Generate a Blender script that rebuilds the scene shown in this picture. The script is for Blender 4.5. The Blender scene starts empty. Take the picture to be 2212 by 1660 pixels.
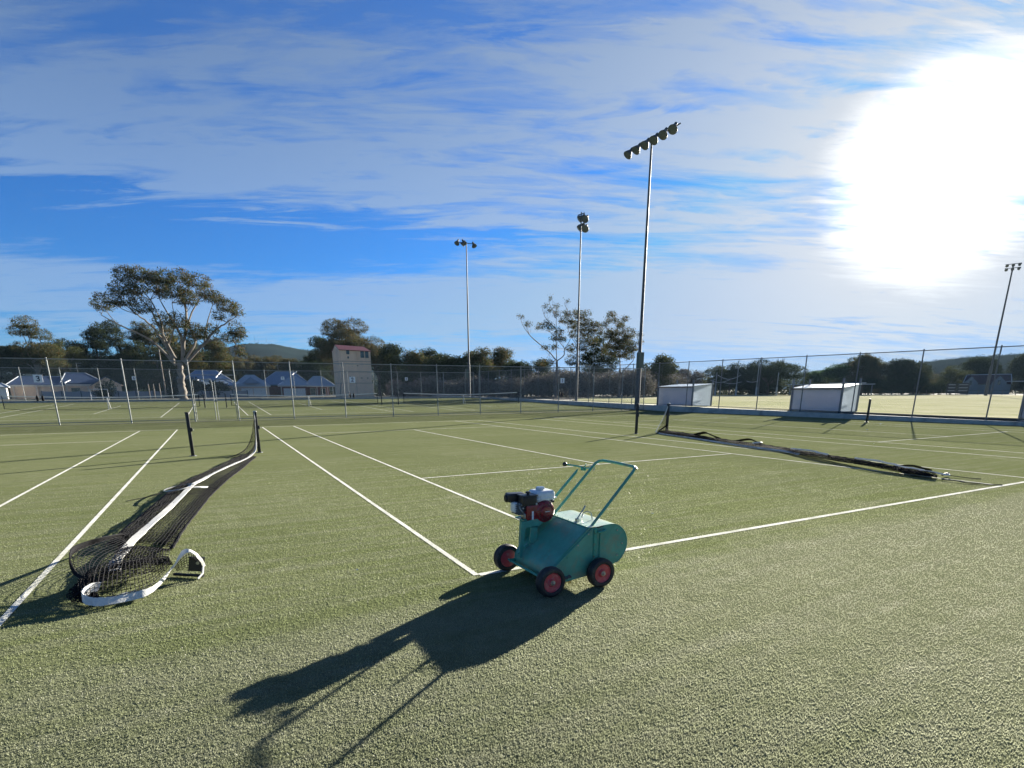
import bpy, bmesh, math, random
import numpy as np
from mathutils import Vector, Matrix
R = math.radians
rnd = random.Random(7)
sc = bpy.context.scene
COL = sc.collection

# ------------------------------------------------------------------ camera
def cam_axes(yaw, pitch, roll):
    cy, sy, cp, sp = math.cos(yaw), math.sin(yaw), math.cos(pitch), math.sin(pitch)
    f = Vector((sy * cp, cy * cp, sp)); rt = Vector((cy, -sy, 0)); up = rt.cross(f)
    cr, sr = math.cos(roll), math.sin(roll)
    return rt * cr + up * sr, up * cr - rt * sr, f
rt, up, fw = cam_axes(R(27.31), R(-14.871), R(-0.305))
cd = bpy.data.cameras.new('camera'); cam = bpy.data.objects.new('camera', cd); COL.objects.link(cam)
M = Matrix((rt, up, -fw)).transposed().to_4x4(); M.translation = Vector((-1.868, -4.141, 1.567))
cam.matrix_world = M
cd.sensor_width = 36; cd.lens = 1177.044 / 2212 * 36
cd.shift_x = (1106 - 1088.03) / 2212; cd.shift_y = (1157.155 - 830) / 2212
cd.clip_start = 0.05; cd.clip_end = 6000
sc.camera = cam

# ------------------------------------------------------------------ light, sky, exposure
SUN_AZ, SUN_EL = 62.8, 15.3
sdir = Vector((math.sin(R(SUN_AZ)) * math.cos(R(SUN_EL)), math.cos(R(SUN_AZ)) * math.cos(R(SUN_EL)), math.sin(R(SUN_EL))))
sl = bpy.data.lights.new('sun', 'SUN'); sl.energy = 5.0; sl.angle = R(0.53); sl.color = (1.0, 0.93, 0.80)
so = bpy.data.objects.new('sun', sl); COL.objects.link(so)
so.rotation_euler = (-sdir).to_track_quat('-Z', 'Y').to_euler(); so.location = (30, 20, 40)

vs = sc.view_settings
vs.view_transform = 'Standard'; vs.look = 'None'; vs.gamma = 1; vs.use_curve_mapping = False
vs.exposure = 2.1
sc.render.engine = 'CYCLES'
sc.cycles.transparent_max_bounces = 24
sc.cycles.max_bounces = 6
sc.cycles.use_denoising = True; sc.cycles.denoiser = 'OPENIMAGEDENOISE'; sc.cycles.denoising_input_passes = 'RGB_ALBEDO_NORMAL'; sc.cycles.denoising_prefilter = 'ACCURATE'

world = bpy.data.worlds.new('World'); sc.world = world; world.use_nodes = True
wt = world.node_tree; wt.nodes.clear()
class NT:
    """small helper to chain shader nodes"""
    def __init__(s, t): s.t = t
    def n(s, typ, **k):
        nd = s.t.nodes.new(typ)
        for a, v in k.items(): setattr(nd, a, v)
        return nd
    def put(s, sock, v):
        if isinstance(v, bpy.types.NodeSocket): s.t.links.new(v, sock)
        else: sock.default_value = v
    def m(s, op, a, b=None, c=None, clamp=False):
        nd = s.n('ShaderNodeMath', operation=op); nd.use_clamp = clamp
        s.put(nd.inputs[0], a)
        if b is not None: s.put(nd.inputs[1], b)
        if c is not None: s.put(nd.inputs[2], c)
        return nd.outputs[0]
    def v(s, op, a, b=None, scale=None):
        nd = s.n('ShaderNodeVectorMath', operation=op)
        s.put(nd.inputs[0], a)
        if b is not None: s.put(nd.inputs[1], b)
        if scale is not None: s.put(nd.inputs['Scale'], scale)
        return nd.outputs['Value'] if op in ('DOT_PRODUCT', 'LENGTH') else nd.outputs['Vector']
    def xyz(s, v):
        nd = s.n('ShaderNodeSeparateXYZ'); s.put(nd.inputs[0], v); return nd.outputs
    def comb(s, x, y, z):
        nd = s.n('ShaderNodeCombineXYZ')
        for i, q in enumerate((x, y, z)): s.put(nd.inputs[i], q)
        return nd.outputs[0]
    def noise(s, vec, scale, detail=4, rough=0.55, dist=0.0, color=False):
        nd = s.n('ShaderNodeTexNoise'); s.put(nd.inputs['Vector'], vec)
        s.put(nd.inputs['Scale'], scale); nd.inputs['Detail'].default_value = detail
        nd.inputs['Roughness'].default_value = rough; nd.inputs['Distortion'].default_value = dist
        return nd.outputs['Color' if color else 'Fac']
    def mr(s, x, a, b, c=0.0, d=1.0, smooth=False):
        nd = s.n('ShaderNodeMapRange'); nd.interpolation_type = 'SMOOTHSTEP' if smooth else 'LINEAR'; nd.clamp = True
        s.put(nd.inputs[0], x)
        for i, q in enumerate((a, b, c, d)): s.put(nd.inputs[i + 1], q)
        return nd.outputs[0]
    def mix(s, f, a, b, blend='MIX'):
        nd = s.n('ShaderNodeMix', data_type='RGBA', blend_type=blend)
        s.put(nd.inputs['Factor'], f)
        for sock, q in ((nd.inputs[6], a), (nd.inputs[7], b)):
            s.put(sock, q if isinstance(q, bpy.types.NodeSocket) else (*q, 1.0)[:4])
        return nd.outputs[2]

w = NT(wt)
tc = w.n('ShaderNodeTexCoord'); D = tc.outputs['Generated']
d3 = w.xyz(D)
sky = w.n('ShaderNodeTexSky', sky_type='NISHITA'); sky.sun_disc = False
sky.sun_elevation = R(SUN_EL); sky.sun_rotation = R(SUN_AZ)
sky.air_density = 1.0; sky.dust_density = 0.3; sky.ozone_density = 2.5
SKY = 0.05
skyc = w.v('SCALE', sky.outputs[0], scale=SKY)
skyc = w.v('MINIMUM', w.v('MULTIPLY', skyc, (0.115, 0.355, 0.71)), (0.050, 0.110, 0.215))
zc = w.m('MAXIMUM', d3[2], 0.0)
el = w.m('MULTIPLY', w.m('ARCSINE', d3[2]), 57.2958)
az = w.m('MULTIPLY', w.m('ARCTAN2', d3[0], d3[1]), 57.2958)
inv = w.m('DIVIDE', 1.0, w.m('ADD', zc, 0.10))
px = w.m('MULTIPLY', d3[0], inv); py = w.m('MULTIPLY', d3[1], inv)
# cloud sheet coordinates: streaks run across the view, about square to azimuth 30
ca, sa = math.cos(R(24)), math.sin(R(24))
ux = w.m('SUBTRACT', w.m('MULTIPLY', px, ca), w.m('MULTIPLY', py, sa))
uy = w.m('ADD', w.m('MULTIPLY', px, sa), w.m('MULTIPLY', py, ca))
P = w.comb(w.m('MULTIPLY', ux, 0.55), w.m('MULTIPLY', uy, 2.0), 3.7)
warp = w.noise(P, 0.55, 3, 0.5, color=True)
P2 = w.v('ADD', P, w.v('SCALE', w.v('SUBTRACT', warp, (0.5, 0.5, 0.5)), scale=1.7))
n_big = w.noise(P2, 0.62, 3, 0.5)
n_mid = w.noise(P2, 2.6, 10, 0.66, 0.6)
n_fine = w.noise(w.comb(w.m('MULTIPLY', ux, 1.6), w.m('MULTIPLY', uy, 6.5), 1.0), 1.5, 7, 0.62, 0.5)
ridge = w.m('SUBTRACT', 1.0, w.m('ABSOLUTE', w.m('SUBTRACT', w.m('MULTIPLY', w.noise(w.comb(w.m('ADD', w.m('MULTIPLY', ux, 0.8), w.m('MULTIPLY', n_big, 1.5)), w.m('ADD', w.m('MULTIPLY', uy, 3.4), w.m('MULTIPLY', n_mid, 1.2)), 9.0), 1.6, 8, 0.6, 0.4), 2.0), 1.0)))
def band(x, c, h): # soft bump around c
    return w.mr(w.m('ABSOLUTE', w.m('SUBTRACT', x, c)), 0.0, h, 1.0, 0.0, True)
sunang = w.m('MULTIPLY', w.m('ARCCOSINE', w.m('MINIMUM', w.v('DOT_PRODUCT', D, tuple(sdir)), 0.99999)), 57.2958)
near = w.mr(sunang, 4.0, 62.0, 1.0, 0.0)
# cloud amount
amt = w.m('ADD', w.m('MULTIPLY', n_mid, 0.80), w.m('MULTIPLY', n_fine, 0.70))
amt = w.m('ADD', amt, w.m('MULTIPLY', n_big, 0.45))
amt = w.m('ADD', amt, w.m('MULTIPLY', w.m('SUBTRACT', ridge, 0.78), 0.42))
bias = w.m('MULTIPLY', near, 0.10)
wob = w.m('MULTIPLY', w.m('SUBTRACT', n_mid, 0.5), 7.0)
elw = w.m('ADD', el, wob)
leftish = w.mr(az, 5.0, 42.0, 1.0, 0.0, True)
bias = w.m('SUBTRACT', bias, w.m('MULTIPLY', w.m('MULTIPLY', band(elw, 12.9, 3.8), leftish), 0.42))
bias = w.m('ADD', bias, w.m('MULTIPLY', band(elw, 7.6, 3.6), 0.26))
bias = w.m('SUBTRACT', bias, w.m('MULTIPLY', w.mr(el, 4.5, 1.0, 0.0, 1.0), 0.24))
bias = w.m('ADD', bias, w.m('MULTIPLY', band(elw, 19.0, 6.0), w.m('ADD', 0.04, w.m('MULTIPLY', leftish, 0.14))))
dens = w.mr(w.m('ADD', amt, bias), 0.87, 1.17, 0.0, 1.0)
dens = w.m('MAXIMUM', dens, w.m('MULTIPLY', w.mr(elw, 17.0, 27.0, 0.0, 1.0, True), w.m('MULTIPLY', ridge, 0.24)))
dens = w.m('MULTIPLY', dens, w.m('ADD', 0.62, w.m('MULTIPLY', near, 0.36)))
# cloud brightness: thin ice cloud forward-scatters, bright toward the sun
g1 = w.m('POWER', 2.71828, w.m('MULTIPLY', sunang, -1 / 22.0))
lum = w.m('ADD', w.m('MULTIPLY', 0.104, w.m('SUBTRACT', 1.0, w.m('MULTIPLY', w.mr(el, 13.0, 34.0, 0.0, 1.0), w.m('SUBTRACT', 0.66, w.m('MULTIPLY', near, 0.5))))), w.m('MULTIPLY', g1, 0.088))
ccol = w.mix(g1, (0.66, 1.0, 1.52), (1.07, 1.01, 0.91))
ccol = w.v('SCALE', ccol, scale=lum)
col = w.mix(dens, skyc, ccol)
# horizon haze whitening
hz = w.m('MULTIPLY', w.mr(el, 9.0, 0.0, 0.0, 1.0, True), w.m('ADD', 0.10, w.m('MULTIPLY', near, 0.34)))
col = w.mix(hz, col, w.v('SCALE', w.mix(near, (0.30, 0.55, 0.86), (0.86, 0.92, 0.93)), scale=0.17))
# glare of the veiled sun
sa2 = w.m('SUBTRACT', sunang, w.m('MULTIPLY', w.m('SUBTRACT', amt, 0.95), 4.0))
glow = w.m('ADD', w.m('MULTIPLY', w.mr(sa2, 8.6, 2.6, 0.0, 1.0, True), 0.26), w.m('MULTIPLY', w.m('POWER', 2.71828, w.m('MULTIPLY', sa2, -1 / 7.0)), 0.05))
col = w.v('ADD', col, w.v('SCALE', (1.0, 0.97, 0.88), scale=glow))
bg = w.n('ShaderNodeBackground'); w.put(bg.inputs[0], col); bg.inputs[1].default_value = 1.0
wo = w.n('ShaderNodeOutputWorld'); wt.links.new(bg.outputs[0], wo.inputs[0])

# ------------------------------------------------------------------ materials
MATS = {}
def mat(name, color, rough=0.6, metal=0.0, var=0.12, vscale=6.0, bump=0.0, bscale=60.0, trans=0.0, coat=0.0, spec=0.5, dirt=None, dscale=2.0, dlo=0.52, dhi=0.7):
    if name in MATS: return MATS[name]
    m = bpy.data.materials.new(name); m.use_nodes = True; t = m.node_tree; t.nodes.clear(); q = NT(t)
    o = q.n('ShaderNodeTexCoord').outputs['Object']
    b = q.n('ShaderNodeBsdfPrincipled')
    n1 = q.noise(o, vscale, 5, 0.6)
    c = q.mix(q.mr(n1, 0.25, 0.75), tuple(x * (1 - var) for x in color), tuple(min(1, x * (1 + var)) for x in color))
    if dirt:
        n2 = q.noise(o, dscale, 7, 0.65, 0.4)
        c = q.mix(q.mr(n2, dlo, dhi), c, dirt)
    q.put(b.inputs['Base Color'], c)
    q.put(b.inputs['Roughness'], q.mr(q.noise(o, vscale * 3, 3), 0.2, 0.8, max(0.03, rough - 0.1), min(1, rough + 0.1)))
    b.inputs['Metallic'].default_value = metal
    b.inputs['Specular IOR Level'].default_value = spec
    b.inputs['Coat Weight'].default_value = coat
    if bump:
        bn = q.n('ShaderNodeBump'); bn.inputs['Strength'].default_value = bump; bn.inputs['Distance'].default_value = 0.01
        q.put(bn.inputs['Height'], q.noise(o, bscale, 5, 0.6)); q.put(b.inputs['Normal'], bn.outputs[0])
    out = q.n('ShaderNodeOutputMaterial')
    if trans:
        tr = q.n('ShaderNodeBsdfTranslucent'); q.put(tr.inputs[0], c)
        ms = q.n('ShaderNodeMixShader'); ms.inputs[0].default_value = trans
        t.links.new(b.outputs[0], ms.inputs[1]); t.links.new(tr.outputs[0], ms.inputs[2]); t.links.new(ms.outputs[0], out.inputs[0])
    else: t.links.new(b.outputs[0], out.inputs[0])
    MATS[name] = m; return m

def turf_mat(name, ca_, cb_, cc_, line=False, blade=False):
    m = bpy.data.materials.new(name); m.use_nodes = True; t = m.node_tree; t.nodes.clear(); q = NT(t)
    g = q.n('ShaderNodeNewGeometry').outputs['Position']
    p = q.xyz(g)
    b = q.n('ShaderNodeBsdfPrincipled')
    patch = q.noise(g, 0.33, 4, 0.6, 0.6)
    fine = q.noise(g, 300.0 if blade else 170.0, 3, 0.75)
    mid = q.noise(g, 5.0, 4, 0.6)
    c = q.mix(q.mr(patch, 0.36, 0.66), ca_, cb_)
    if not line:
        # sand-filled, paler carpet outside the court lines
        wob = q.m('MULTIPLY', q.m('SUBTRACT', q.noise(g, 1.1, 4, 0.6), 0.5), 0.5)
        outy = q.mr(q.m('ADD', p[1], wob), -0.25, -0.75, 0.0, 1.0, True)
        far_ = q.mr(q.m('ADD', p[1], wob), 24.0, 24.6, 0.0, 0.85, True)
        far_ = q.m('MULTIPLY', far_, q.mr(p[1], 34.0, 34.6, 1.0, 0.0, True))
        rgt = q.mr(q.m('ADD', p[0], wob), -6.0, 9.0, 0.35, 1.0)
        c = q.mix(q.m('MULTIPLY', outy, q.m('MULTIPLY', rgt, 0.8)), c, cc_)
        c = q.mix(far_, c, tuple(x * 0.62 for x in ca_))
        # brush marks running across the courts
        br = q.noise(q.v('MULTIPLY', g, (0.35, 7.0, 1.0)), 1.0, 4, 0.6)
        c = q.mix(q.m('MULTIPLY', q.mr(br, 0.42, 0.62), 0.40), c, cc_)
        worn = q.noise(g, 0.9, 6, 0.7, 0.8)
        c = q.mix(q.m('MULTIPLY', q.mr(worn, 0.56, 0.72), 0.35), c, tuple(x * 1.25 for x in cc_))
        c = q.mix(q.mr(mid, 0.3, 0.7, 0.0, 0.35), c, tuple(x * 0.7 for x in ca_))
        c = q.mix(q.mr(fine, 0.46, 0.62), q.mix(0.34, c, (0.016, 0.02, 0.01)), q.mix(0.22, c, (0.34, 0.34, 0.24)))
    else:
        c = q.mix(q.mr(fine, 0.35, 0.65), tuple(x * 0.8 for x in ca_), cb_)
        c = q.mix(q.mr(q.noise(g, 2.6, 8, 0.75, 0.5), 0.46, 0.70, 0.0, 0.6), c, (0.26, 0.27, 0.18))
    q.put(b.inputs['Base Color'], c)
    b.inputs['Roughness'].default_value = 0.9 if not blade else 0.40
    b.inputs['Specular IOR Level'].default_value = 0.0 if not blade else 0.22
    b.inputs['Sheen Weight'].default_value = 0.0 if not blade else 0.1
    b.inputs['Sheen Roughness'].default_value = 0.35
    b.inputs['Sheen Tint'].default_value = (0.75, 0.8, 0.5, 1)
    out = q.n('ShaderNodeOutputMaterial')
    if not blade:
        bn = q.n('ShaderNodeBump'); bn.inputs['Strength'].default_value = 0.35; bn.inputs['Distance'].default_value = 0.006
        q.put(bn.inputs['Height'], q.noise(g, 190.0, 4, 0.7))
        q.put(b.inputs['Normal'], bn.outputs[0])
        t.links.new(b.outputs[0], out.inputs[0])
    else:
        tr = q.n('ShaderNodeBsdfTranslucent'); q.put(tr.inputs[0], c)
        ms = q.n('ShaderNodeMixShader'); ms.inputs[0].default_value = 0.58
        t.links.new(b.outputs[0], ms.inputs[1]); t.links.new(tr.outputs[0], ms.inputs[2]); t.links.new(ms.outputs[0], out.inputs[0])
    MATS[name] = m; return m

def mesh_mat(name, color, pitch, wire, diamond=True, rough=0.5, metal=0.0):
    """woven wire or cord netting: real holes, pattern in metres on the sheet's own u (x+y) and z"""
    m = bpy.data.materials.new(name); m.use_nodes = True; t = m.node_tree; t.nodes.clear(); q = NT(t)
    o = q.xyz(q.n('ShaderNodeTexCoord').outputs['Object'])
    u = q.m('ADD', o[0], o[1]); z = o[2]
    if diamond: a, b_ = q.m('ADD', u, z), q.m('SUBTRACT', u, z)
    else: a, b_ = u, z
    def lines(x):
        f = q.m('FRACT', q.m('DIVIDE', x, pitch)); return q.m('LESS_THAN', f, wire / pitch)
    k = q.m('MAXIMUM', lines(a), lines(b_))
    p = q.n('ShaderNodeBsdfPrincipled'); p.inputs['Base Color'].default_value = (*color, 1)
    p.inputs['Roughness'].default_value = rough; p.inputs['Metallic'].default_value = metal
    tr = q.n('ShaderNodeBsdfTransparent'); ms = q.n('ShaderNodeMixShader'); q.put(ms.inputs[0], k)
    t.links.new(tr.outputs[0], ms.inputs[1]); t.links.new(p.outputs[0], ms.inputs[2])
    out = q.n('ShaderNodeOutputMaterial'); t.links.new(ms.outputs[0], out.inputs[0]); MATS[name] = m; return m

M_turf = turf_mat('turf', (0.130, 0.155, 0.058), (0.166, 0.188, 0.080), (0.245, 0.250, 0.172))
M_blade = turf_mat('turf_blade', (0.215, 0.262, 0.112), (0.275, 0.318, 0.155), (0.45, 0.45, 0.36), blade=True)
M_line = turf_mat('line_white', (0.62, 0.62, 0.56), (0.78, 0.78, 0.72), (0, 0, 0), line=True)
M_bladeW = turf_mat('line_blade', (0.62, 0.62, 0.56), (0.80, 0.80, 0.74), (0, 0, 0), line=True, blade=True)
M_galv = mat('galvanised', (0.26, 0.28, 0.28), 0.6, 0.15, 0.2, 14, dirt=(0.17, 0.16, 0.14), dscale=9, dlo=0.55)
M_galvd = mat('galvanised_dark', (0.13, 0.14, 0.15), 0.65, 0.15, 0.2, 14)
M_chain = mesh_mat('chain_link', (0.24, 0.25, 0.25), 0.05, 0.0030, True, 0.5, 0.2)
M_tnet = mesh_mat('court_netting', (0.012, 0.013, 0.014), 0.045, 0.0042, False, 0.8)
M_black = mat('black_paint', (0.008, 0.008, 0.010), 0.5, 0, 0.3, 20)
M_blackpl = mat('black_plastic', (0.010, 0.011, 0.015), 0.38, 0, 0.3, 30, dirt=(0.10, 0.09, 0.07), dscale=20, dlo=0.6, dhi=0.85)
M_cord = mat('black_cord', (0.006, 0.006, 0.008), 0.8, 0, 0.4, 60, spec=0.15)
M_tape = mat('white_tape', (0.72, 0.72, 0.69), 0.7, 0, 0.08, 12, 0.5, 70, trans=0.22, dirt=(0.36, 0.35, 0.30), dscale=9, dlo=0.56, dhi=0.8)
M_conc = mat('concrete', (0.40, 0.40, 0.37), 0.85, 0, 0.18, 3, 0.5, 40, dirt=(0.24, 0.24, 0.22), dscale=1.2)
M_asph = mat('asphalt_strip', (0.09, 0.09, 0.085), 0.9, 0, 0.2, 4, 0.4, 60)
M_sign = mat('sign_white', (0.74, 0.76, 0.80), 0.4, 0, 0.04, 8)
M_navy = mat('sign_navy', (0.012, 0.03, 0.10), 0.5, 0, 0.1, 8)
M_green = mat('green_paint', (0.070, 0.31, 0.235), 0.45, 0.0, 0.2, 9, 0.2, 120, coat=0.1, dirt=(0.17, 0.24, 0.17), dscale=8, dlo=0.50, dhi=0.72)
M_greenw = mat('green_paint_worn', (0.030, 0.28, 0.21), 0.45, 0.0, 0.2, 16, 0.2, 160, dirt=(0.12, 0.15, 0.10), dscale=22, dlo=0.54, dhi=0.68)
M_lid = mat('lid_paint_sheen', (0.38, 0.48, 0.37), 0.32, 0.0, 0.15, 14, 0.1, 140, coat=0.5, dirt=(0.50, 0.51, 0.41), dscale=7, dlo=0.46, dhi=0.70)  # worn green paint, with sun and sky reflection put into its paler colour
M_rubber = mat('rubber', (0.014, 0.015, 0.018), 0.6, 0, 0.3, 22, 0.25, 150, dirt=(0.07, 0.07, 0.055), dscale=12, dlo=0.55)
M_red = mat('wheel_red', (0.50, 0.06, 0.07), 0.45, 0, 0.2, 20, dirt=(0.50, 0.24, 0.22), dscale=14, dlo=0.5, dhi=0.75)
M_engred = mat('engine_red', (0.24, 0.008, 0.014), 0.3, 0, 0.15, 25, coat=0.3, dirt=(0.05, 0.015, 0.015), dscale=30, dlo=0.5, dhi=0.72)
M_tank = mat('tank_white', (0.66, 0.69, 0.70), 0.28, 0, 0.05, 12, coat=0.35, dirt=(0.35, 0.35, 0.31), dscale=18, dlo=0.6, dhi=0.85)
M_steel = mat('bare_steel', (0.42, 0.42, 0.40), 0.35, 0.85, 0.25, 30, dirt=(0.12, 0.09, 0.07), dscale=30)
M_brush = mat('brush_yellow', (0.42, 0.30, 0.02), 0.7, 0, 0.3, 60)
M_bark = mat('bark_pale', (0.23, 0.20, 0.165), 0.85, 0, 0.25, 1.5, 0.5, 12, dirt=(0.13, 0.10, 0.08), dscale=1.0, dlo=0.45, dhi=0.65)
M_barkd = mat('bark_dark', (0.075, 0.062, 0.05), 0.9, 0, 0.3, 2)
def leafmat(name, c, tr=0.3): return mat(name, c, 0.85, 0, 0.45, 0.8, trans=tr, spec=0.0)
M_leafg = leafmat('leaf_gum', (0.062, 0.072, 0.030), 0.28)
M_leafb = leafmat('leaf_gum_brown', (0.125, 0.088, 0.046), 0.35)
M_leafd = leafmat('leaf_dark', (0.030, 0.042, 0.020), 0.22)
M_leafm = leafmat('leaf_mixed', (0.072, 0.076, 0.040), 0.28)
M_leaff = leafmat('leaf_fresh', (0.052, 0.095, 0.035), 0.3)
M_twig = mat('twig_grey', (0.16, 0.145, 0.135), 0.85, 0, 0.3, 1.0, trans=0.15)

# ------------------------------------------------------------------ mesh builder
class MB:
    def __init__(s): s.v = []; s.f = []; s.mi = []; s.cur = 0
    def add(s, vs, fs, mi=None):
        b = len(s.v); s.v += [tuple(x) for x in vs]; s.f += [tuple(i + b for i in f) for f in fs]
        s.mi += [s.cur if mi is None else mi] * len(fs); return s
    def box(s, c, d, rot=None):
        x, y, z = (q / 2 for q in d)
        vs = [Vector((i * x, j * y, k * z)) for i in (-1, 1) for j in (-1, 1) for k in (-1, 1)]
        if rot is not None: vs = [rot @ p for p in vs]
        c = Vector(c); vs = [p + c for p in vs]
        return s.add(vs, [(0, 1, 3, 2), (4, 6, 7, 5), (0, 4, 5, 1), (2, 3, 7, 6), (0, 2, 6, 4), (1, 5, 7, 3)])
    def bbox(s, c, d, r=0.01, rot=None, seg=2):
        bm = bmesh.new(); bmesh.ops.create_cube(bm, size=1)
        for p in bm.verts: p.co = Vector((p.co.x * d[0], p.co.y * d[1], p.co.z * d[2]))
        bmesh.ops.bevel(bm, geom=bm.edges[:], offset=r, segments=seg, profile=0.6, affect='EDGES')
        bm.verts.index_update(); c = Vector(c)
        vs = [(rot @ p.co if rot is not None else p.co) + c for p in bm.verts]
        s.add(vs, [[p.index for p in f.verts] for f in bm.faces]); bm.free(); return s
    def tube(s, pts, r, n=8, closed=False, caps=True):
        pts = [Vector(p) for p in pts]; N = len(pts)
        rs = r if isinstance(r, (list, tuple)) else [r] * N
        vs = []; nrm = None
        for i, p in enumerate(pts):
            a = pts[(i - 1) % N] if (closed or i > 0) else p; b = pts[(i + 1) % N] if (closed or i < N - 1) else p
            t = (b - a)
            if t.length < 1e-9: t = Vector((0, 0, 1))
            t.normalize()
            if nrm is None:
                nrm = t.orthogonal().normalized()
            nrm = (nrm - t * nrm.dot(t))
            if nrm.length < 1e-6: nrm = t.orthogonal()
            nrm.normalize(); bi = t.cross(nrm)
            for k in range(n):
                an = 2 * math.pi * k / n
                vs.append(p + (nrm * math.cos(an) + bi * math.sin(an)) * rs[i])
        fs = []
        for i in range(N if closed else N - 1):
            j = (i + 1) % N
            for k in range(n):
                l = (k + 1) % n; fs.append((i * n + k, i * n + l, j * n + l, j * n + k))
        if caps and not closed: fs += [tuple(range(n))[::-1], tuple((N - 1) * n + k for k in range(n))]
        return s.add(vs, fs)
    def lathe(s, c, axis, prof, n=24, caps=True):
        """prof: list of (distance along axis, radius)"""
        ax = Vector(axis).normalized(); e = ax.orthogonal().normalized(); f = ax.cross(e); c = Vector(c)
        vs = []; fs = []
        for t, r in prof:
            for k in range(n):
                a = 2 * math.pi * k / n; vs.append(c + ax * t + (e * math.cos(a) + f * math.sin(a)) * r)
        for i in range(len(prof) - 1):
            for k in range(n):
                l = (k + 1) % n; fs.append((i * n + k, i * n + l, (i + 1) * n + l, (i + 1) * n + k))
        if caps: fs += [tuple(range(n))[::-1], tuple((len(prof) - 1) * n + k for k in range(n))]
        return s.add(vs, fs)
    def prism(s, prof, y0, y1, ax='y'):
        """extrude a closed (x,z) profile between y0 and y1"""
        n = len(prof)
        vs = [(x, y0, z) for x, z in prof] + [(x, y1, z) for x, z in prof]
        fs = [tuple(range(n)), tuple(range(2 * n - 1, n - 1, -1))]
        fs += [(i, i + n, (i + 1) % n + n, (i + 1) % n) for i in range(n)]
        return s.add(vs, fs)
    def sheet(s, prof, y0, y1, th=0.004):
        """bent plate following open (x,z) profile"""
        n = len(prof); nr = []
        for i in range(n):
            a = Vector(prof[max(i - 1, 0)]); b = Vector(prof[min(i + 1, n - 1)]); t = (b - a).normalized()
            nr.append(Vector((-t.y, t.x)))
        top = [Vector(p) + q * th / 2 for p, q in zip(prof, nr)]; bot = [Vector(p) - q * th / 2 for p, q in zip(prof, nr)]
        return s.prism([tuple(p) for p in top] + [tuple(p) for p in bot[::-1]], y0, y1) if False else s._sheet(top, bot, y0, y1)
    def _sheet(s, top, bot, y0, y1):
        n = len(top)
        vs = [(p.x, y0, p.y) for p in top] + [(p.x, y1, p.y) for p in top] + [(p.x, y0, p.y) for p in bot] + [(p.x, y1, p.y) for p in bot]
        fs = []
        for i in range(n - 1):
            fs += [(i, i + 1, n + i + 1, n + i), (2 * n + i, 3 * n + i, 3 * n + i + 1, 2 * n + i + 1), (i, 2 * n + i, 2 * n + i + 1, i + 1), (n + i, n + i + 1, 3 * n + i + 1, 3 * n + i)]
        fs += [(0, n, 3 * n, 2 * n), (n - 1, 3 * n - 1, 4 * n - 1, 2 * n - 1)]
        return s.add(vs, fs)
    def grid(s, rows):
        n = len(rows[0]); vs = [p for r in rows for p in r]
        fs = [(i * n + j, i * n + j + 1, (i + 1) * n + j + 1, (i + 1) * n + j) for i in range(len(rows) - 1) for j in range(n - 1)]
        return s.add(vs, fs)
    def build(s, name, m, parent=None, smooth=False, local=False):
        me = bpy.data.meshes.new(name)
        me.from_pydata([tuple(p) for p in s.v], [], s.f)
        ms = m if isinstance(m, (list, tuple)) else [m]
        for q in ms: me.materials.append(q)
        if len(ms) > 1: me.polygons.foreach_set('material_index', s.mi)
        if smooth:
            me.polygons.foreach_set('use_smooth', [True] * len(me.polygons))
            try: me.set_sharp_from_angle(angle=R(38))
            except Exception: pass
        me.update()
        o = bpy.data.objects.new(name, me); COL.objects.link(o)
        if parent: o.parent = parent
        return o
def fixn(o):
    bm = bmesh.new(); bm.from_mesh(o.data); bmesh.ops.recalc_face_normals(bm, faces=bm.faces[:]); bm.to_mesh(o.data); bm.free(); return o
def tag(o, label=None, cat=None, group=None, kind=None):
    if label: o['label'] = label
    if cat: o['category'] = cat
    if group: o['group'] = group
    if kind: o['kind'] = kind
    return o
def empty(name, loc=(0, 0, 0), rz=0, label=None, cat=None, group=None):
    o = bpy.data.objects.new(name, None); COL.objects.link(o); o.location = loc; o.rotation_euler = (0, 0, rz); o.empty_display_size = 0.2
    return tag(o, label, cat, group)
def copy_tree(o, parent=None):
    c = o.copy(); COL.objects.link(c)
    if parent is not None: c.parent = parent
    for ch in list(o.children): copy_tree(ch, c)
    return c
def instance(parent, src, name, loc, rot=(0, 0, 0)):
    o = bpy.data.objects.new(name, src.data); COL.objects.link(o); o.parent = parent; o.location = loc; o.rotation_euler = rot; return o

# ------------------------------------------------------------------ ground, courts, field
def hz_(x, y):
    """height of the land"""
    court = 0.0 if y < 28.5 else min(0.02 * (y - 28.5), 0.72)
    field = min(0.09 + 0.0118 * y, 0.44) if y > 0 else 0.09
    if x < 28.7: return court
    k = min(1, max(0, (x - 28.7) / 0.3))
    base = field + 0.012 * min(1.0, (x - 29) / 40)
    if y > 45: base += (0.72 - base) * min(1, (y - 45) / 30) * max(0, 1 - (x - 29) / 30)
    return court * (1 - k) + base * k
xs = sorted(set(list(np.linspace(-3000, -60, 12)) + list(range(-60, 28, 4)) + [28.69, 28.71, 29.0] + list(range(31, 200, 6)) + list(np.linspace(220, 3000, 12))))
ys = sorted(set(list(np.linspace(-400, -20, 6)) + list(range(-16, 28, 4)) + [28.5, 31, 34, 40, 46, 52, 58, 64.5, 66] + list(range(70, 180, 8)) + list(np.linspace(200, 3000, 12))))
M_earth = mat('dry_ground', (0.085, 0.075, 0.052), 0.95, 0, 0.3, 0.25, 0.3, 3, dirt=(0.055, 0.065, 0.03), dscale=0.06, dlo=0.4, dhi=0.6)
rows = [[(x, y, hz_(x, y) - 0.03) for x in xs] for y in ys]
tag(MB().grid(rows).build('ground', M_earth, smooth=True), kind='structure')
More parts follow.
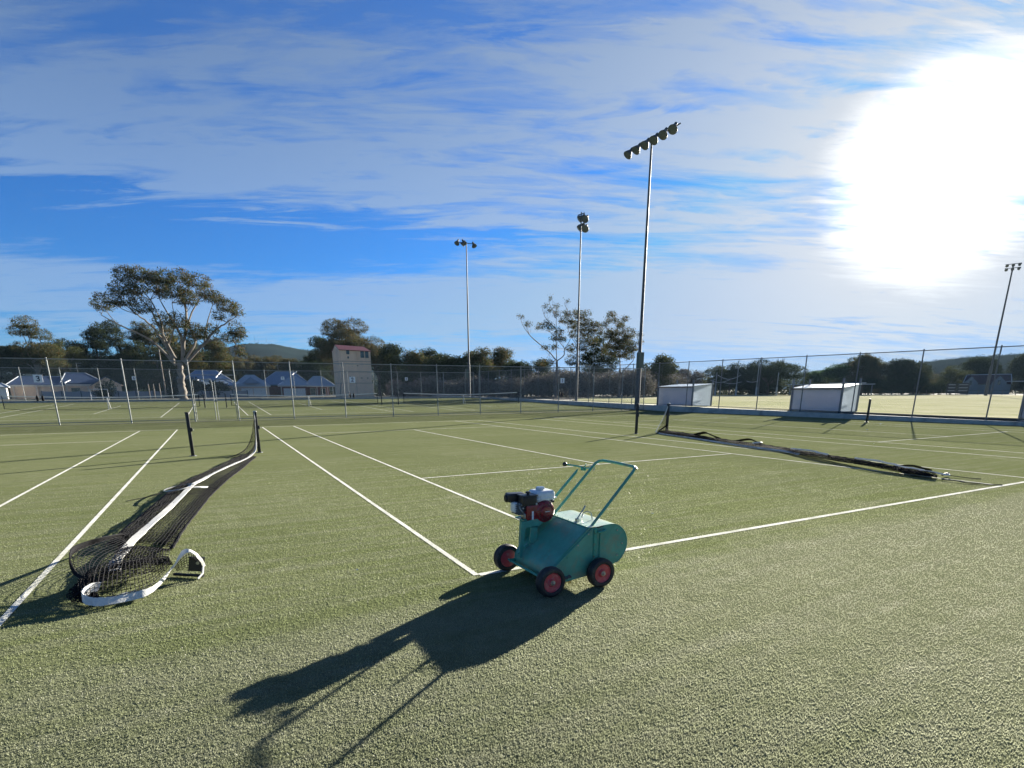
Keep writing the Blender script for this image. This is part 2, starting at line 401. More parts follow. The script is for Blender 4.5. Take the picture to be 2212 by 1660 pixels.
# turf carpet over the two rows of courts
rows = [[(x, y, hz_(min(x, 28.6), y)) for x in (-60, -40, -20, -8, 0, 8, 16, 24, 28.6)] for y in (-14, -8, -3, 0, 4, 8, 14, 20, 26, 28.5, 34, 46, 56, 63.3)]
turf = tag(MB().grid(rows).build('turf', M_turf), kind='structure')
# painted lines, 50 mm wide (baseline 75), sheets 4 mm above the carpet
LINES = []
def line(x0, y0, x1, y1, wd=0.05):
    LINES.append((min(x0, x1) - (wd / 2 if x0 == x1 else 0), max(x0, x1) + (wd / 2 if x0 == x1 else 0), min(y0, y1) - (wd / 2 if y0 == y1 else 0), max(y0, y1) + (wd / 2 if y0 == y1 else 0)))
for X0 in (-31.9, -14.37, 0.0, 14.54):
    for Y0 in (0.0, 34.9):
        if X0 == -31.9 and Y0 == 0: continue
        ext = 0.0
        for xx in (0, 1.372, 9.601, 10.973): line(X0 + xx, Y0, X0 + xx, Y0 + 23.77)
        for yy in (0, 23.77): line(X0 + 0.026, Y0 + yy, X0 + 10.946, Y0 + yy, 0.065)
        for yy in (5.485, 18.285): line(X0 + 1.398, Y0 + yy, X0 + 9.575, Y0 + yy)
        line(X0 + 5.486, Y0 + 5.511, X0 + 5.486, Y0 + 18.259)
for i, (xa, xb, ya, yb) in enumerate(LINES):
    mb = MB(); ny = max(1, int((yb - ya) / 3))
    off = 0.004 if (xb - xa) < (yb - ya) else 0.0048
    yy = [ya + (yb - ya) * k / ny for k in range(ny + 1)]
    if ya < 28.5 < yb: pass
    mb.grid([[(xa, y, hz_(0, y) + off), (xb, y, hz_(0, y) + off)] for y in yy])
    mb.build('painted_line', M_line, turf)
# short pile standing on the carpet near the camera
def fibres():
    rg = np.random.default_rng(3)
    N = 560000
    cx, cy = -1.868, -4.141
    r = 1.7 + (14.5 - 1.7) * rg.random(N * 2) ** 1.45
    a = R(27.3) + (rg.random(N * 2) - 0.5) * R(100)
    x = cx + r * np.sin(a); y = cy + r * np.cos(a)
    keep = rg.random(N * 2) < np.clip((14.5 - r) / 12.0, 0, 1) ** 1.4
    x, y, r = x[keep][:N], y[keep][:N], r[keep][:N]
    n = len(x); h = 0.005 + 0.006 * rg.random(n); wd = 0.0016 + 0.0012 * rg.random(n) + 0.0002 * r
    th = rg.random(n) * 2 * np.pi; ln = (rg.random(n) - 0.3) * 0.014; la = rg.random(n) * 2 * np.pi
    co = np.zeros((n, 3, 3))
    dx, dy = np.cos(th) * wd, np.sin(th) * wd
    co[:, 0] = np.stack([x - dx, y - dy, np.full(n, 0.0005)], 1)
    co[:, 1] = np.stack([x + dx, y + dy, np.full(n, 0.0005)], 1)
    co[:, 2] = np.stack([x + np.cos(la) * ln, y + np.sin(la) * ln, h], 1)
    inl = np.zeros(n, bool)
    for xa, xb, ya, yb in LINES: inl |= (x > xa) & (x < xb) & (y > ya) & (y < yb)
    co[inl, :, 2] = co[inl, :, 2] * 0.8 + 0.003
    me = bpy.data.meshes.new('turf_fibres'); me.vertices.add(n * 3); me.vertices.foreach_set('co', co.reshape(-1).astype(np.float32))
    me.loops.add(n * 3); me.loops.foreach_set('vertex_index', np.arange(n * 3, dtype=np.int32))
    me.polygons.add(n); me.polygons.foreach_set('loop_start', np.arange(0, n * 3, 3, dtype=np.int32))
    me.polygons.foreach_set('loop_total', np.full(n, 3, dtype=np.int32)) if False else None
    me.materials.append(M_blade); me.materials.append(M_bladeW)
    me.polygons.foreach_set('material_index', inl.astype(np.int32)); me.update(calc_edges=True)
    o = bpy.data.objects.new('turf_fibres', me); COL.objects.link(o); tag(o, kind='stuff')
fibres()
# concrete strips under the fences
tag(MB().box((-9, 30.28, 0.02), (75.2, 0.22, 0.05)).build('fence_strip', M_asph), kind='structure')
# retaining kerb at the oval side, top rises gently to the north
def kt(y): return min(0.095 + 0.0112 * y, 0.46) if y < 31 else 0.46 + 0.012 * (y - 31)
kerb = tag(empty('retaining_kerb'), kind='structure')
for i in range(-4, 27):
    y0, y1 = i * 3.0 - 0.9, i * 3.0 + 2.09
    mb = MB(); za, zb = hz_(0, y0) - 0.05, hz_(0, y1) - 0.05
    ta, tb = kt(max(y0, -8)), kt(max(y1, -8))
    vs = [(28.6, y0, za), (29.0, y0, za), (29.0, y0, ta), (28.6, y0, ta), (28.6, y1, zb), (29.0, y1, zb), (29.0, y1, tb), (28.6, y1, tb)]
    mb.add(vs, [(0, 1, 2, 3), (7, 6, 5, 4), (0, 4, 5, 1), (1, 5, 6, 2), (2, 6, 7, 3), (3, 7, 4, 0)])
    mb.build('kerb_block', M_conc, kerb)
# the oval: dewy winter grass with pale streaks
def oval_mat():
    m = bpy.data.materials.new('oval_grass'); m.use_nodes = True; t = m.node_tree; t.nodes.clear(); q = NT(t)
    g = q.n('ShaderNodeNewGeometry').outputs['Position']
    b = q.n('ShaderNodeBsdfPrincipled')
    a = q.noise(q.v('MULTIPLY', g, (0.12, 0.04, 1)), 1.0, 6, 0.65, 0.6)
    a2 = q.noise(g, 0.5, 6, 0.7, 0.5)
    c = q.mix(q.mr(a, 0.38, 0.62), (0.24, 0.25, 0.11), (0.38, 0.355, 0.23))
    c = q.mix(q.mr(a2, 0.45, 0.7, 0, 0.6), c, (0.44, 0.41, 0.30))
    q.put(b.inputs['Base Color'], c); b.inputs['Roughness'].default_value = 0.6
    b.inputs['Sheen Weight'].default_value = 0.12; b.inputs['Specular IOR Level'].default_value = 0.0; b.inputs['Sheen Roughness'].default_value = 0.25; b.inputs['Sheen Tint'].default_value = (0.95, 0.95, 0.8, 1)
    bn = q.n('ShaderNodeBump'); bn.inputs['Strength'].default_value = 0.3; bn.inputs['Distance'].default_value = 0.03
    q.put(bn.inputs['Height'], q.noise(g, 9.0, 4, 0.7)); q.put(b.inputs['Normal'], bn.outputs[0])
    out = q.n('ShaderNodeOutputMaterial'); t.links.new(b.outputs[0], out.inputs[0]); return m
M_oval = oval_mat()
ov = [(29.02, -45), (29.02, 38), (31, 43), (34.5, 49), (40, 56), (50, 67), (64, 77), (80, 84), (93, 84.5), (105, 77), (113, 68), (116, 58), (114, 46), (112, 30), (110, 5), (100, -30), (70, -45)]
cxo, cyo = 68.0, 22.0
mb = MB(); ring = 7
vs = [(cxo, cyo, 0)] + [(cxo + (x - cxo) * k / ring, cyo + (y - cyo) * k / ring, 0) for k in range(1, ring + 1) for x, y in ov]
def oz(x, y): return max(hz_(max(x, 29.01), y), 0.0) + 0.012 if x > 29.3 else hz_(29.01, y) - 0.012
vs = [(x, y, oz(x, y)) for x, y, z in vs]; n = len(ov)
fs = [(0, 1 + (i + 1) % n, 1 + i) for i in range(n)]
for k in range(ring - 1):
    for i in range(n):
        a_, b_ = 1 + k * n, 1 + (k + 1) * n; j = (i + 1) % n; fs.append((a_ + i, a_ + j, b_ + j, b_ + i))
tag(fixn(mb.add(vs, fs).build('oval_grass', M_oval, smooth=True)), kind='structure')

# ------------------------------------------------------------------ chain wire fences
def fence(name, label, axis, fixed, posts, ztop, zbase, pr=0.030, skip=None, mpost=M_galv, loc=None, extra_rail=False):
    """posts: positions along axis; ztop/zbase functions of position"""
    t = empty(name, (0, 0, 0), 0, label, 'fence')
    def pt(a, z, o=0.0): return (a, fixed + o, z) if axis == 'x' else (fixed + o, a, z)
    h0 = ztop(posts[0]) - zbase(posts[0])
    src = None
    for a in posts:
        h = ztop(a) - zbase(a)
        mb = MB().tube([(0, 0, -0.05), (0, 0, h + 0.02)], pr, 8)
        mb.lathe((0, 0, h + 0.02), (0, 0, 1), [(0, pr * 1.15), (0.02, pr * 1.1), (0.035, pr * 0.5)], 8)
        if src is None: src = mb.build('post', mpost, t, True); src.location = pt(a, zbase(a))
        else: instance(t, src, 'post', pt(a, zbase(a)))
    top = MB(); bot = MB(); ties = MB()
    for a, b in zip(posts[:-1], posts[1:]):
        if skip and skip[0] - 0.01 <= a and b <= skip[1] + 0.01:
            top.tube([pt(a, ztop(a) - 0.02, 0), pt(b, ztop(b) - 0.02, 0)], 0.021, 6); bot.build('bottom_rail', mpost, t, True); bot = MB(); continue
        top.tube([pt(a, ztop(a) - 0.02), pt(b, ztop(b) - 0.02)], 0.021, 6)
        bot.tube([pt(a, zbase(a) + 0.10), pt(b, zbase(b) + 0.10)], 0.018, 6)
        mw = MB(); o = 0.034
        vs = [pt(a, zbase(a) + 0.04, -o), pt(b, zbase(b) + 0.04, -o), pt(b, ztop(b), -o), pt(a, ztop(a), -o)]
        mw.add(vs, [(0, 1, 2, 3)]).build('wire_panel', M_chain, t)
    top.build('top_rail', mpost, t, True); bot.build('bottom_rail', mpost, t, True)
    return t
FX = [-35.45, -32.45, -29.5, -26.5, -23.5, -20.6, -17.6, -14.65, -11.68, -8.71, -5.73, -2.83, -0.68, 2.22, 5.18, 8.11, 11.10, 14.13, 17.27, 20.39, 23.48, 26.2, 28.4]
fence('chain_wire_fence', 'long chain wire fence between the near and far tennis courts', 'x', 30.2, FX, lambda a: 3.18, lambda a: 0.045, skip=(-2.83, -0.68))
fence('chain_wire_fence', 'chain wire fence on the concrete kerb beside the oval', 'y', 28.75, [2.05 + 3.0 * i for i in range(-3, 21)], lambda a: kt(a) + 3.13, lambda a: kt(a), mpost=M_galvd)  # backlit shade of these posts put into a darker galvanised colour
fence('chain_wire_fence', 'chain wire fence at the back of the far tennis courts, before the houses', 'x', 63.4, [-35.5 + 3.0 * i for i in range(0, 22)] + [28.7], lambda a: 3.88, lambda a: 0.86)
tag(MB().box((-3, 63.45, 0.78), (64, 0.25, 0.18)).build('fence_strip', M_conc), kind='structure')
# double gate in the middle fence
gt = empty('double_gate', (-1.755, 30.2, 0.05), 0, 'double wire gate in the middle fence, two arched-corner leaves', 'gate')
MB().tube([(-1.05, 0, 2.42), (1.05, 0, 2.42)], 0.022, 8).build('head_rail', M_galv, gt, True)
for s_ in (-1, 1):
    a, b = s_ * 0.985, s_ * 0.06
    r_ = 0.16; pts = [(b, 0, 0.06), (b, 0, 2.2 - r_)] + [(b + s_ * (r_ - r_ * math.cos(k * math.pi / 8)), 0, 2.2 - r_ + r_ * math.sin(k * math.pi / 8)) for k in range(1, 5)]
    pts += [(a - s_ * (r_ - r_ * math.sin(k * math.pi / 8)), 0, 2.2 - r_ + r_ * math.cos(k * math.pi / 8)) for k in range(0, 5)] + [(a, 0, 0.06)]
    lf = MB().tube(pts, 0.019, 8, closed=True).build('gate_leaf', M_galv, gt, True)
    MB().add([(a, -0.02, 0.06), (b, -0.02, 0.06), (b, -0.02, 2.18), (a, -0.02, 2.18)], [(0, 1, 2, 3)]).build('wire_panel', M_chain, lf)
    for zz in (0.45, 1.72): MB().box((s_ * 1.005, -0.03, zz), (0.07, 0.05, 0.06)).build('hinge', M_galvd, lf)
MB().box((0, -0.045, 1.05), (0.16, 0.03, 0.05)).build('latch', M_galvd, gt); MB().tube([(0.05, -0.05, 0.0), (0.05, -0.05, 0.5)], 0.009, 6).build('drop_bolt', M_galvd, gt)

# ------------------------------------------------------------------ number boards
DIG = {'1': [[(0.36, 0.80), (0.52, 0.92), (0.52, 0.08)]],
 '2': [[(0.25, 0.74), (0.34, 0.88), (0.5, 0.93), (0.68, 0.86), (0.73, 0.70), (0.62, 0.50), (0.25, 0.10), (0.76, 0.10)]],
 '3': [[(0.26, 0.80), (0.4, 0.92), (0.6, 0.90), (0.7, 0.76), (0.64, 0.60), (0.45, 0.54), (0.66, 0.46), (0.74, 0.28), (0.62, 0.12), (0.42, 0.07), (0.25, 0.18)]],
 '6': [[(0.68, 0.90), (0.45, 0.84), (0.30, 0.60), (0.26, 0.32), (0.38, 0.10), (0.6, 0.08), (0.74, 0.28), (0.66, 0.48), (0.48, 0.53), (0.28, 0.40)]],
 '7': [[(0.25, 0.90), (0.76, 0.90), (0.42, 0.08)]],
 '8': [[(0.5, 0.53), (0.31, 0.62), (0.30, 0.82), (0.5, 0.93), (0.70, 0.82), (0.69, 0.62), (0.5, 0.53), (0.27, 0.42), (0.26, 0.18), (0.5, 0.07), (0.74, 0.18), (0.73, 0.42), (0.5, 0.53)]]}
def stroke(mb, pts, wd, y, sx, sz, ox, oz_):
    for a, b in zip(pts[:-1], pts[1:]):
        p = Vector((ox + a[0] * sx, oz_ + a[1] * sz)); q = Vector((ox + b[0] * sx, oz_ + b[1] * sz)); t_ = (q - p).normalized(); n_ = Vector((-t_.y, t_.x)) * wd / 2; e = t_ * wd * 0.42
        c4_ = [p - e + n_, p - e - n_, q + e - n_, q + e + n_]
        mb.add([(c.x, y, c.y) for c in c4_] + [(c.x, y + 0.002, c.y) for c in c4_], [(0, 1, 2, 3), (7, 6, 5, 4), (0, 4, 5, 1), (1, 5, 6, 2), (2, 6, 7, 3), (3, 7, 4, 0)])
def number_board(num, x, y, z, s_, where, pads):
    t = empty('number_board', (x, y, z), 0, 'white board reading %s in navy, %s' % (num, where), 'sign', 'court number boards on the fences')
    MB().bbox((0, 0, s_ / 2), (s_, 0.012, s_ * 1.02), 0.005).build('board', M_sign, t)
    mb = MB()
    for st in DIG[num]: stroke(mb, st, s_ * 0.115, -0.011 - 0.0022, s_ * 0.62, s_ * 0.74, -s_ * 0.31 - (0.0), s_ * 0.13)
    mb.build('numeral', M_navy, t)
    for sx in (-1, 1):
        MB().box((sx * s_ * 0.3, 0.03, s_ * 0.5), (0.03, 0.05, 0.03)).build('bracket', M_galvd, t)
    if pads:
        for k, dx in enumerate((-0.19, 0.02)):
            p = empty('hanging_weight', (x + dx, y + 0.02, 1.20), 0, '%s small black weight hanging on the fence below the board reading %s' % (('left', 'right')[k], {'1': 'one', '2': 'two', '3': 'three'}[num]), 'weight', 'black weights hanging below the number boards')
            MB().lathe((0, 0, 0), (0, 0, 1), [(0, 0.02), (0.02, 0.045), (0.14, 0.055), (0.21, 0.045), (0.25, 0.03), (0.27, 0.012)], 10).build('body', M_cord, p, True)
            MB().tube([(0, 0, 0.26), (0, 0.0, 0.36), (0, 0.03, 0.40)], 0.006, 5).build('hook', M_galvd, p)
number_board('3', -9.16, 30.13, 2.07, 0.35, 'on the middle fence beside a tall dark-roofed house', True)
number_board('2', 5.69, 30.13, 2.08, 0.34, 'on the middle fence in front of the tower', True)
number_board('1', 20.66, 30.13, 2.08, 0.34, 'on the middle fence before the grey scrub', True)
number_board('6', -8.62, 63.33, 2.80, 0.35, 'on the back fence before dark trees', False)
number_board('7', 5.33, 63.33, 2.86, 0.35, 'on the back fence before the blue house roofs', False)
number_board('8', 19.6, 63.33, 2.86, 0.35, 'on the back fence right of the tower', False)

# ------------------------------------------------------------------ net posts
def net_post(x, y, label, cap_white=False, lean=(0, 0), h=1.07):
    z0 = hz_(x, y)
    t = empty('net_post', (x, y, z0), 0, label, 'net post', 'black tennis net posts')
    MB().bbox((lean[0] / 2, lean[1] / 2, h / 2), (0.078, 0.078, h), 0.012).build('shaft', M_black, t, True)
    MB().lathe((0, 0, h - 0.005), (0, 0, 1), [(0, 0.05), (0.018, 0.05), (0.028, 0.035)], 12).build('cap', M_steel if cap_white else M_black, t, True)
    MB().lathe((0, 0, 0.002), (0, 0, 1), [(0, 0.085), (0.012, 0.08)], 14).build('ground_collar', M_galvd, t, True)
    w_ = MB().bbox((0.055, 0, h * 0.62), (0.04, 0.05, 0.10), 0.008).build('winder', M_black, t, True)
    MB().tube([(0.08, 0, h * 0.62), (0.10, 0, h * 0.62), (0.10, -0.07, h * 0.60)], 0.006, 5).build('crank', M_steel, w_, True)
    return t
net_post(-2.49, 11.885, 'bare black net post left of the crumpled near net')
net_post(-0.93, 11.90, 'black net post holding up the end of the crumpled near net', True)
net_post(11.89, 11.78, 'bare black net post standing in line with the tall light pole')
net_post(13.33, 11.72, 'black net post with the net on the right hooked to it', True)
net_post(26.25, 11.75, 'black net post near the kerb, in front of the oval')
for x, l in ((-31.9 - 0.914 + 12.8, 'black post at the inner end of the farthest left far net'), (-15.28, 'black post at the left end of the far net under board 3'), (-2.49, 'black post seen through the double gate, left one'), (-0.93, 'black post at the left end of the far net, right one through the gate'), (11.89, 'black post at the right end of the net before the tower'), (13.45, 'black post at the left end of the far net before the dark trees'), (26.25, 'black post at the right end of the far net near the corner pole')):
    net_post(x, 46.785, l)

def hung_net(X0, label):
    """net in place across a far court"""
    y = 46.785; z0 = hz_(0, y); xa, xb = X0 + 0.0 - 0.55, X0 + 10.973 + 0.55
    t = empty('tennis_net', ((xa + xb) / 2, y, z0), 0, label, 'net', 'tennis nets standing on the far courts')
    L = (xb - xa) / 2; N = 24
    def top(u): return 0.90 + 0.16 * abs(u / L) ** 1.6
    def bot(u): return 0.05 + 0.10 * max(0, abs(u / L) - 0.86) / 0.14 + 0.02 * math.sin(u * 3)
    us = [-L + 2 * L * k / N for k in range(N + 1)]
    MB().grid([[(u, 0, bot(u)) for u in us], [(u, 0, top(u) - 0.03) for u in us]]).build('netting', M_tnet, t)
    mb = MB()
    for s_ in (-0.012, 0.012): mb.grid([[(u, s_, top(u) - 0.065) for u in us], [(u, s_, top(u)) for u in us]])
    mb.grid([[(u, -0.012, top(u)) for u in us], [(u, 0.012, top(u)) for u in us]])
    mb.build('white_band', M_tape, t)
    MB().tube([(u, 0, bot(u)) for u in us], 0.016, 5).build('bottom_cord', M_cord, t)
    for s_ in (-1, 1): 
        MB().box((s_ * L, 0, (top(L) + bot(L)) / 2), (0.05, 0.012, top(L) - bot(L))).build('end_strap', M_cord, t)
        for zz in (0.22, 0.6, 1.0): MB().tube([(s_ * L, 0, zz), (s_ * (L + 0.36), 0, zz)], 0.004, 4).build('tie', M_cord, t)
    MB().box((0, -0.02, 0.46), (0.06, 0.008, 0.88)).build('centre_strap', M_tape, t)
    MB().tube([(0.02, -0.03, 0.85), (0.16, -0.12, 0.05)], 0.018, 5).build('strap_tail', M_tape, t)
hung_net(-31.9, 'taut far net at the far left, partly out of frame')
hung_net(-14.37, 'taut far net with a bright white band, left of the double gate')
hung_net(0.0, 'taut far net across the court in front of the tower')
hung_net(14.54, 'taut far net across the court before the dark trees')

# ------------------------------------------------------------------ dropped nets: real cord lattice
def lerp_path(P, t):
    """P list of points, t in 0..1"""
    P = [Vector(p) for p in P]; L = [0]
    for a, b in zip(P[:-1], P[1:]): L.append(L[-1] + (b - a).length)
    s_ = t * L[-1]
    for i in range(len(P) - 1):
        if s_ <= L[i + 1] or i == len(P) - 2:
            k = (s_ - L[i]) / max(1e-9, L[i + 1] - L[i]); return P[i].lerp(P[i + 1], k)
def smooth_path(P, n):
    P = [Vector(p) for p in P]; out = []
    Q = [P[0] * 2 - P[1]] + P + [P[-1] * 2 - P[-2]]
    m_ = len(P) - 1
    for k in range(n + 1):
        t = k / n * m_; i = min(int(t), m_ - 1); u = t - i
        a, b, c, d = Q[i], Q[i + 1], Q[i + 2], Q[i + 3]
        out.append(0.5 * ((2 * b) + (c - a) * u + (2 * a - 5 * b + 4 * c - d) * u * u + (3 * b - a - 3 * c + d) * u ** 3))
    return out
def lattice(mb, A, B, n, m, r, jitter=0.0, bulge=None, rg=rnd):
    """cords between paths A and B: m cords along, n cords across"""
    pa = smooth_path(A, n); pb = smooth_path(B, n)
    G = []
    for i in range(n + 1):
        row = []
        for j in range(m + 1):
            u = j / m; p = pa[i].lerp(pb[i], u)
            if bulge: p = p + Vector((0, 0, bulge(i / n, u)))
            p = p + Vector((rg.uniform(-1, 1), rg.uniform(-1, 1), rg.uniform(-0.5, 1))) * jitter
            p.z = max(p.z, 0.012); row.append(p)
        G.append(row)
    for j in range(m + 1): mb.tube([G[i][j] for i in range(n + 1)], r, 3, caps=False)
    for i in range(n + 1): mb.tube(G[i], r, 3, caps=False)
def ribbon(mb, P, n, wvec, th=0.006, wobble=0.0):
    """flat strap following P with width vector(s)"""
    pts = smooth_path(P, n); W = smooth_path(wvec, n) if isinstance(wvec, list) else [Vector(wvec)] * (n + 1)
    top = []; 
    for p, wv in zip(pts, W):
        q = Vector((rnd.uniform(-1, 1), rnd.uniform(-1, 1), rnd.uniform(0, 1))) * wobble
        k = rnd.uniform(0.92, 1.08)
        top.append((p + q - wv * k / 2, p + q + wv * k / 2))
    vs = []; 
    for i, (a, b) in enumerate(top):
        t_ = (pts[min(i + 1, n)] - pts[max(i - 1, 0)]).normalized(); nn = (b - a).cross(t_)
        nn = nn.normalized() * th / 2 if nn.length > 1e-9 else Vector((0, 0, th / 2))
        vs += [a - nn, b - nn, b + nn, a + nn]
    fs = []
    for i in range(n):
        for k in range(4): l = (k + 1) % 4; fs.append((i * 4 + k, i * 4 + l, i * 4 + 4 + l, i * 4 + 4 + k))
    fs += [(0, 1, 2, 3), (4 * n + 3, 4 * n + 2, 4 * n + 1, 4 * n)]
    mb.add(vs, fs)
n1 = empty('dropped_net', (0, 0, 0), 0, 'black tennis net with white band lying crumpled on the turf, hooked to a post', 'net')
CORD = 0.0024
band_top = [(x, y, z + (0.035 if y < 9.5 else 0.01)) for x, y, z in [(-0.95, 11.85, 1.03), (-0.955, 11.80, 0.80), (-0.99, 11.62, 0.42), (-1.05, 11.30, 0.14), (-1.18, 10.75, 0.06), (-1.34, 10.07, 0.045), (-1.66, 8.85, 0.04), (-2.02, 7.57, 0.045), (-2.20, 6.75, 0.05), (-2.34, 6.08, 0.06), (-2.46, 5.15, 0.045), (-2.57, 4.21, 0.04), (-2.68, 3.35, 0.045), (-2.78, 2.53, 0.045), (-2.83, 1.75, 0.05), (-2.80, 1.35, 0.05)]]
ribbon(MB_b := MB(), band_top, 90, [(0.012, 0.0, 0.06), (0.012, 0.0, 0.06), (0.02, 0.0, 0.055), (0.05, 0.02, 0.03), (0.066, 0.01, 0.008), (0.07, 0.02, 0.01), (0.075, 0.02, 0.0), (0.075, 0.01, 0.01), (0.08, 0.0, 0), (0.08, 0, 0.0), (0.085, 0, 0.01), (0.085, 0, 0), (0.09, 0, 0.01), (0.09, 0, 0), (0.09, 0, 0), (0.09, 0, 0)], 0.007, 0.003)
ribbon(MB_b, [(-2.36, 6.0, 0.075), (-2.24, 5.85, 0.09), (-2.12, 5.98, 0.06)], 8, (0.02, 0.10, 0.0), 0.01)
MB_b.build('white_band', M_tape, n1, True)
# curtain hanging from the band beside the post
mb = MB()
lattice(mb, [(-0.97, 11.84, 0.98), (-1.0, 11.6, 0.42), (-1.1, 11.2, 0.14), (-1.3, 10.4, 0.05)], [(-0.98, 11.86, 0.10), (-1.12, 11.55, 0.03), (-1.38, 11.2, 0.02), (-1.62, 10.7, 0.02)], 34, 18, CORD, 0.004)
lattice(mb, [(-0.98, 11.86, 0.85), (-1.08, 11.7, 0.5), (-1.24, 11.3, 0.2), (-1.5, 10.9, 0.05)], [(-1.0, 11.9, 0.05), (-1.2, 11.75, 0.02), (-1.45, 11.45, 0.02), (-1.72, 10.9, 0.02)], 30, 16, CORD, 0.006)
LE = [(-1.45, 11.1, 0.02), (-1.72, 9.9, 0.03), (-2.02, 8.6, 0.04), (-2.36, 7.3, 0.04), (-2.60, 6.3, 0.05), (-2.74, 5.2, 0.04), (-2.84, 4.2, 0.05), (-2.96, 3.1, 0.06), (-3.02, 2.5, 0.06)]
BA = [(-1.2, 10.9, 0.04), (-1.40, 9.9, 0.05), (-1.74, 8.6, 0.06), (-2.10, 7.3, 0.06), (-2.31, 6.3, 0.06), (-2.46, 5.2, 0.05), (-2.57, 4.2, 0.05), (-2.72, 3.1, 0.05), (-2.79, 2.5, 0.05)]
RI = [(-1.10, 10.6, 0.02), (-1.28, 9.7, 0.02), (-1.52, 8.4, 0.02), (-1.78, 7.1, 0.025), (-1.96, 6.1, 0.02), (-2.10, 5.2, 0.025), (-2.24, 4.1, 0.02), (-2.36, 3.0, 0.03), (-2.42, 2.05, 0.05)]
w1 = lambda t, u: 0.03 * math.sin(u * math.pi) * (1 + math.sin(t * 40 + u * 5)) 
w2 = lambda t, u: 0.03 * math.sin(u * math.pi) * (1 + math.sin(t * 27 + u * 9 + 1))
w3 = lambda t, u: 0.012 * (1 + math.sin(t * 55 + u * 20))
lattice(mb, LE, BA, 190, 12, CORD, 0.007, w1)
lattice(mb, LE, BA, 170, 11, CORD, 0.009, w2)
lattice(mb, [(x + 0.05, y, z) for x, y, z in LE], BA, 150, 9, CORD, 0.010, w3)
lattice(mb, BA, RI, 190, 11, CORD, 0.004, lambda t, u: 0.01 * math.sin(u * 3.14) * (1 + math.sin(t * 33)))
lattice(mb, [(a[0] * 0.4 + b[0] * 0.6, a[1], 0.02) for a, b in zip(BA, RI)], [(x + 0.01, y, z + 0.01) for x, y, z in RI], 170, 7, CORD, 0.006)
# front heap
ARCH = [(-2.88, 2.71, 0.03), (-2.90, 2.60, 0.12), (-2.93, 1.98, 0.24), (-3.03, 1.80, 0.25), (-3.10, 1.62, 0.25), (-3.09, 1.38, 0.24), (-3.07, 1.30, 0.17), (-3.03, 1.22, 0.13), (-2.95, 1.09, 0.12), (-2.82, 0.97, 0.12)]
INA = [(-2.84, 2.60, 0.03), (-2.80, 2.35, 0.06), (-2.78, 2.1, 0.08), (-2.82, 1.85, 0.10), (-2.86, 1.65, 0.10), (-2.88, 1.45, 0.09), (-2.88, 1.35, 0.08), (-2.87, 1.28, 0.08), (-2.85, 1.2, 0.09), (-2.80, 1.05, 0.10)]
lattice(mb, ARCH, INA, 34, 9, CORD * 1.1, 0.003)
INN = [(-3.0, 1.1, 0.10), (-2.90, 1.22, 0.16), (-2.77, 1.22, 0.17), (-2.66, 1.22, 0.18), (-2.56, 1.25, 0.18), (-2.46, 1.25, 0.18), (-2.38, 1.22, 0.17)]
WB = [(-2.82, 0.83, 0.12), (-2.88, 0.79, 0.12), (-2.915, 0.73, 0.10), (-2.89, 0.68, 0.07), (-2.79, 0.63, 0.055), (-2.61, 0.68, 0.052), (-2.50, 0.72, 0.055), (-2.41, 0.90, 0.085), (-2.33, 1.00, 0.16), (-2.25, 1.0, 0.26), (-2.19, 0.98, 0.275), (-2.135, 1.0, 0.20), (-2.115, 1.12, 0.09)]
lattice(mb, INN, [(-2.95, 0.78, 0.03), (-2.86, 0.68, 0.07), (-2.74, 0.66, 0.06), (-2.61, 0.69, 0.06), (-2.5, 0.75, 0.07), (-2.42, 0.92, 0.10), (-2.34, 1.0, 0.17)], 26, 11, CORD * 1.15, 0.004, lambda t, u: 0.05 * math.sin(u * 3.14) * (1 - t) + 0.02)
lattice(mb, [(-2.9, 1.3, 0.05), (-2.75, 1.35, 0.09), (-2.6, 1.35, 0.09), (-2.45, 1.35, 0.09), (-2.36, 1.3, 0.09)], INN[1:], 26, 9, CORD * 1.1, 0.006)
lattice(mb, [(-2.86, 2.3, 0.05), (-2.7, 2.2, 0.08), (-2.55, 2.1, 0.06), (-2.42, 2.0, 0.05)], [(-2.86, 1.2, 0.14), (-2.72, 1.25, 0.17), (-2.58, 1.25, 0.17), (-2.4, 1.2, 0.15)], 18, 24, CORD * 1.1, 0.005, lambda t, u: 0.03 * math.sin(u * 6))
lattice(mb, [(-2.86, 2.4, 0.03), (-2.7, 2.3, 0.04), (-2.5, 2.2, 0.04)], [(-2.9, 1.1, 0.08), (-2.72, 1.1, 0.09), (-2.42, 1.1, 0.10)], 18, 26, CORD * 1.1, 0.012)
for k in range(5):  # bunched black folds at the left of the heap
    o_ = k * 0.03
    lattice(mb, [(-3.06 + o_, 1.30, 0.02), (-3.06 + o_, 1.05, 0.05), (-3.02 + o_, 0.82, 0.05), (-2.90 + o_, 0.70, 0.03)], [(-2.95, 1.25, 0.12), (-2.93, 1.05, 0.13), (-2.90, 0.9, 0.12), (-2.85, 0.8, 0.06)], 22, 6, CORD * 1.6, 0.012)
lattice(mb, [(-2.33, 1.02, 0.15), (-2.25, 1.02, 0.24), (-2.19, 1.0, 0.26), (-2.14, 1.02, 0.19)], [(-2.33, 1.2, 0.06), (-2.27, 1.25, 0.06), (-2.21, 1.25, 0.06), (-2.15, 1.2, 0.06)], 9, 6, CORD * 1.1, 0.002)
print('net verts', len(mb.v))
tag(mb.build('cord_netting', M_cord, n1), kind='stuff')
mb = MB()
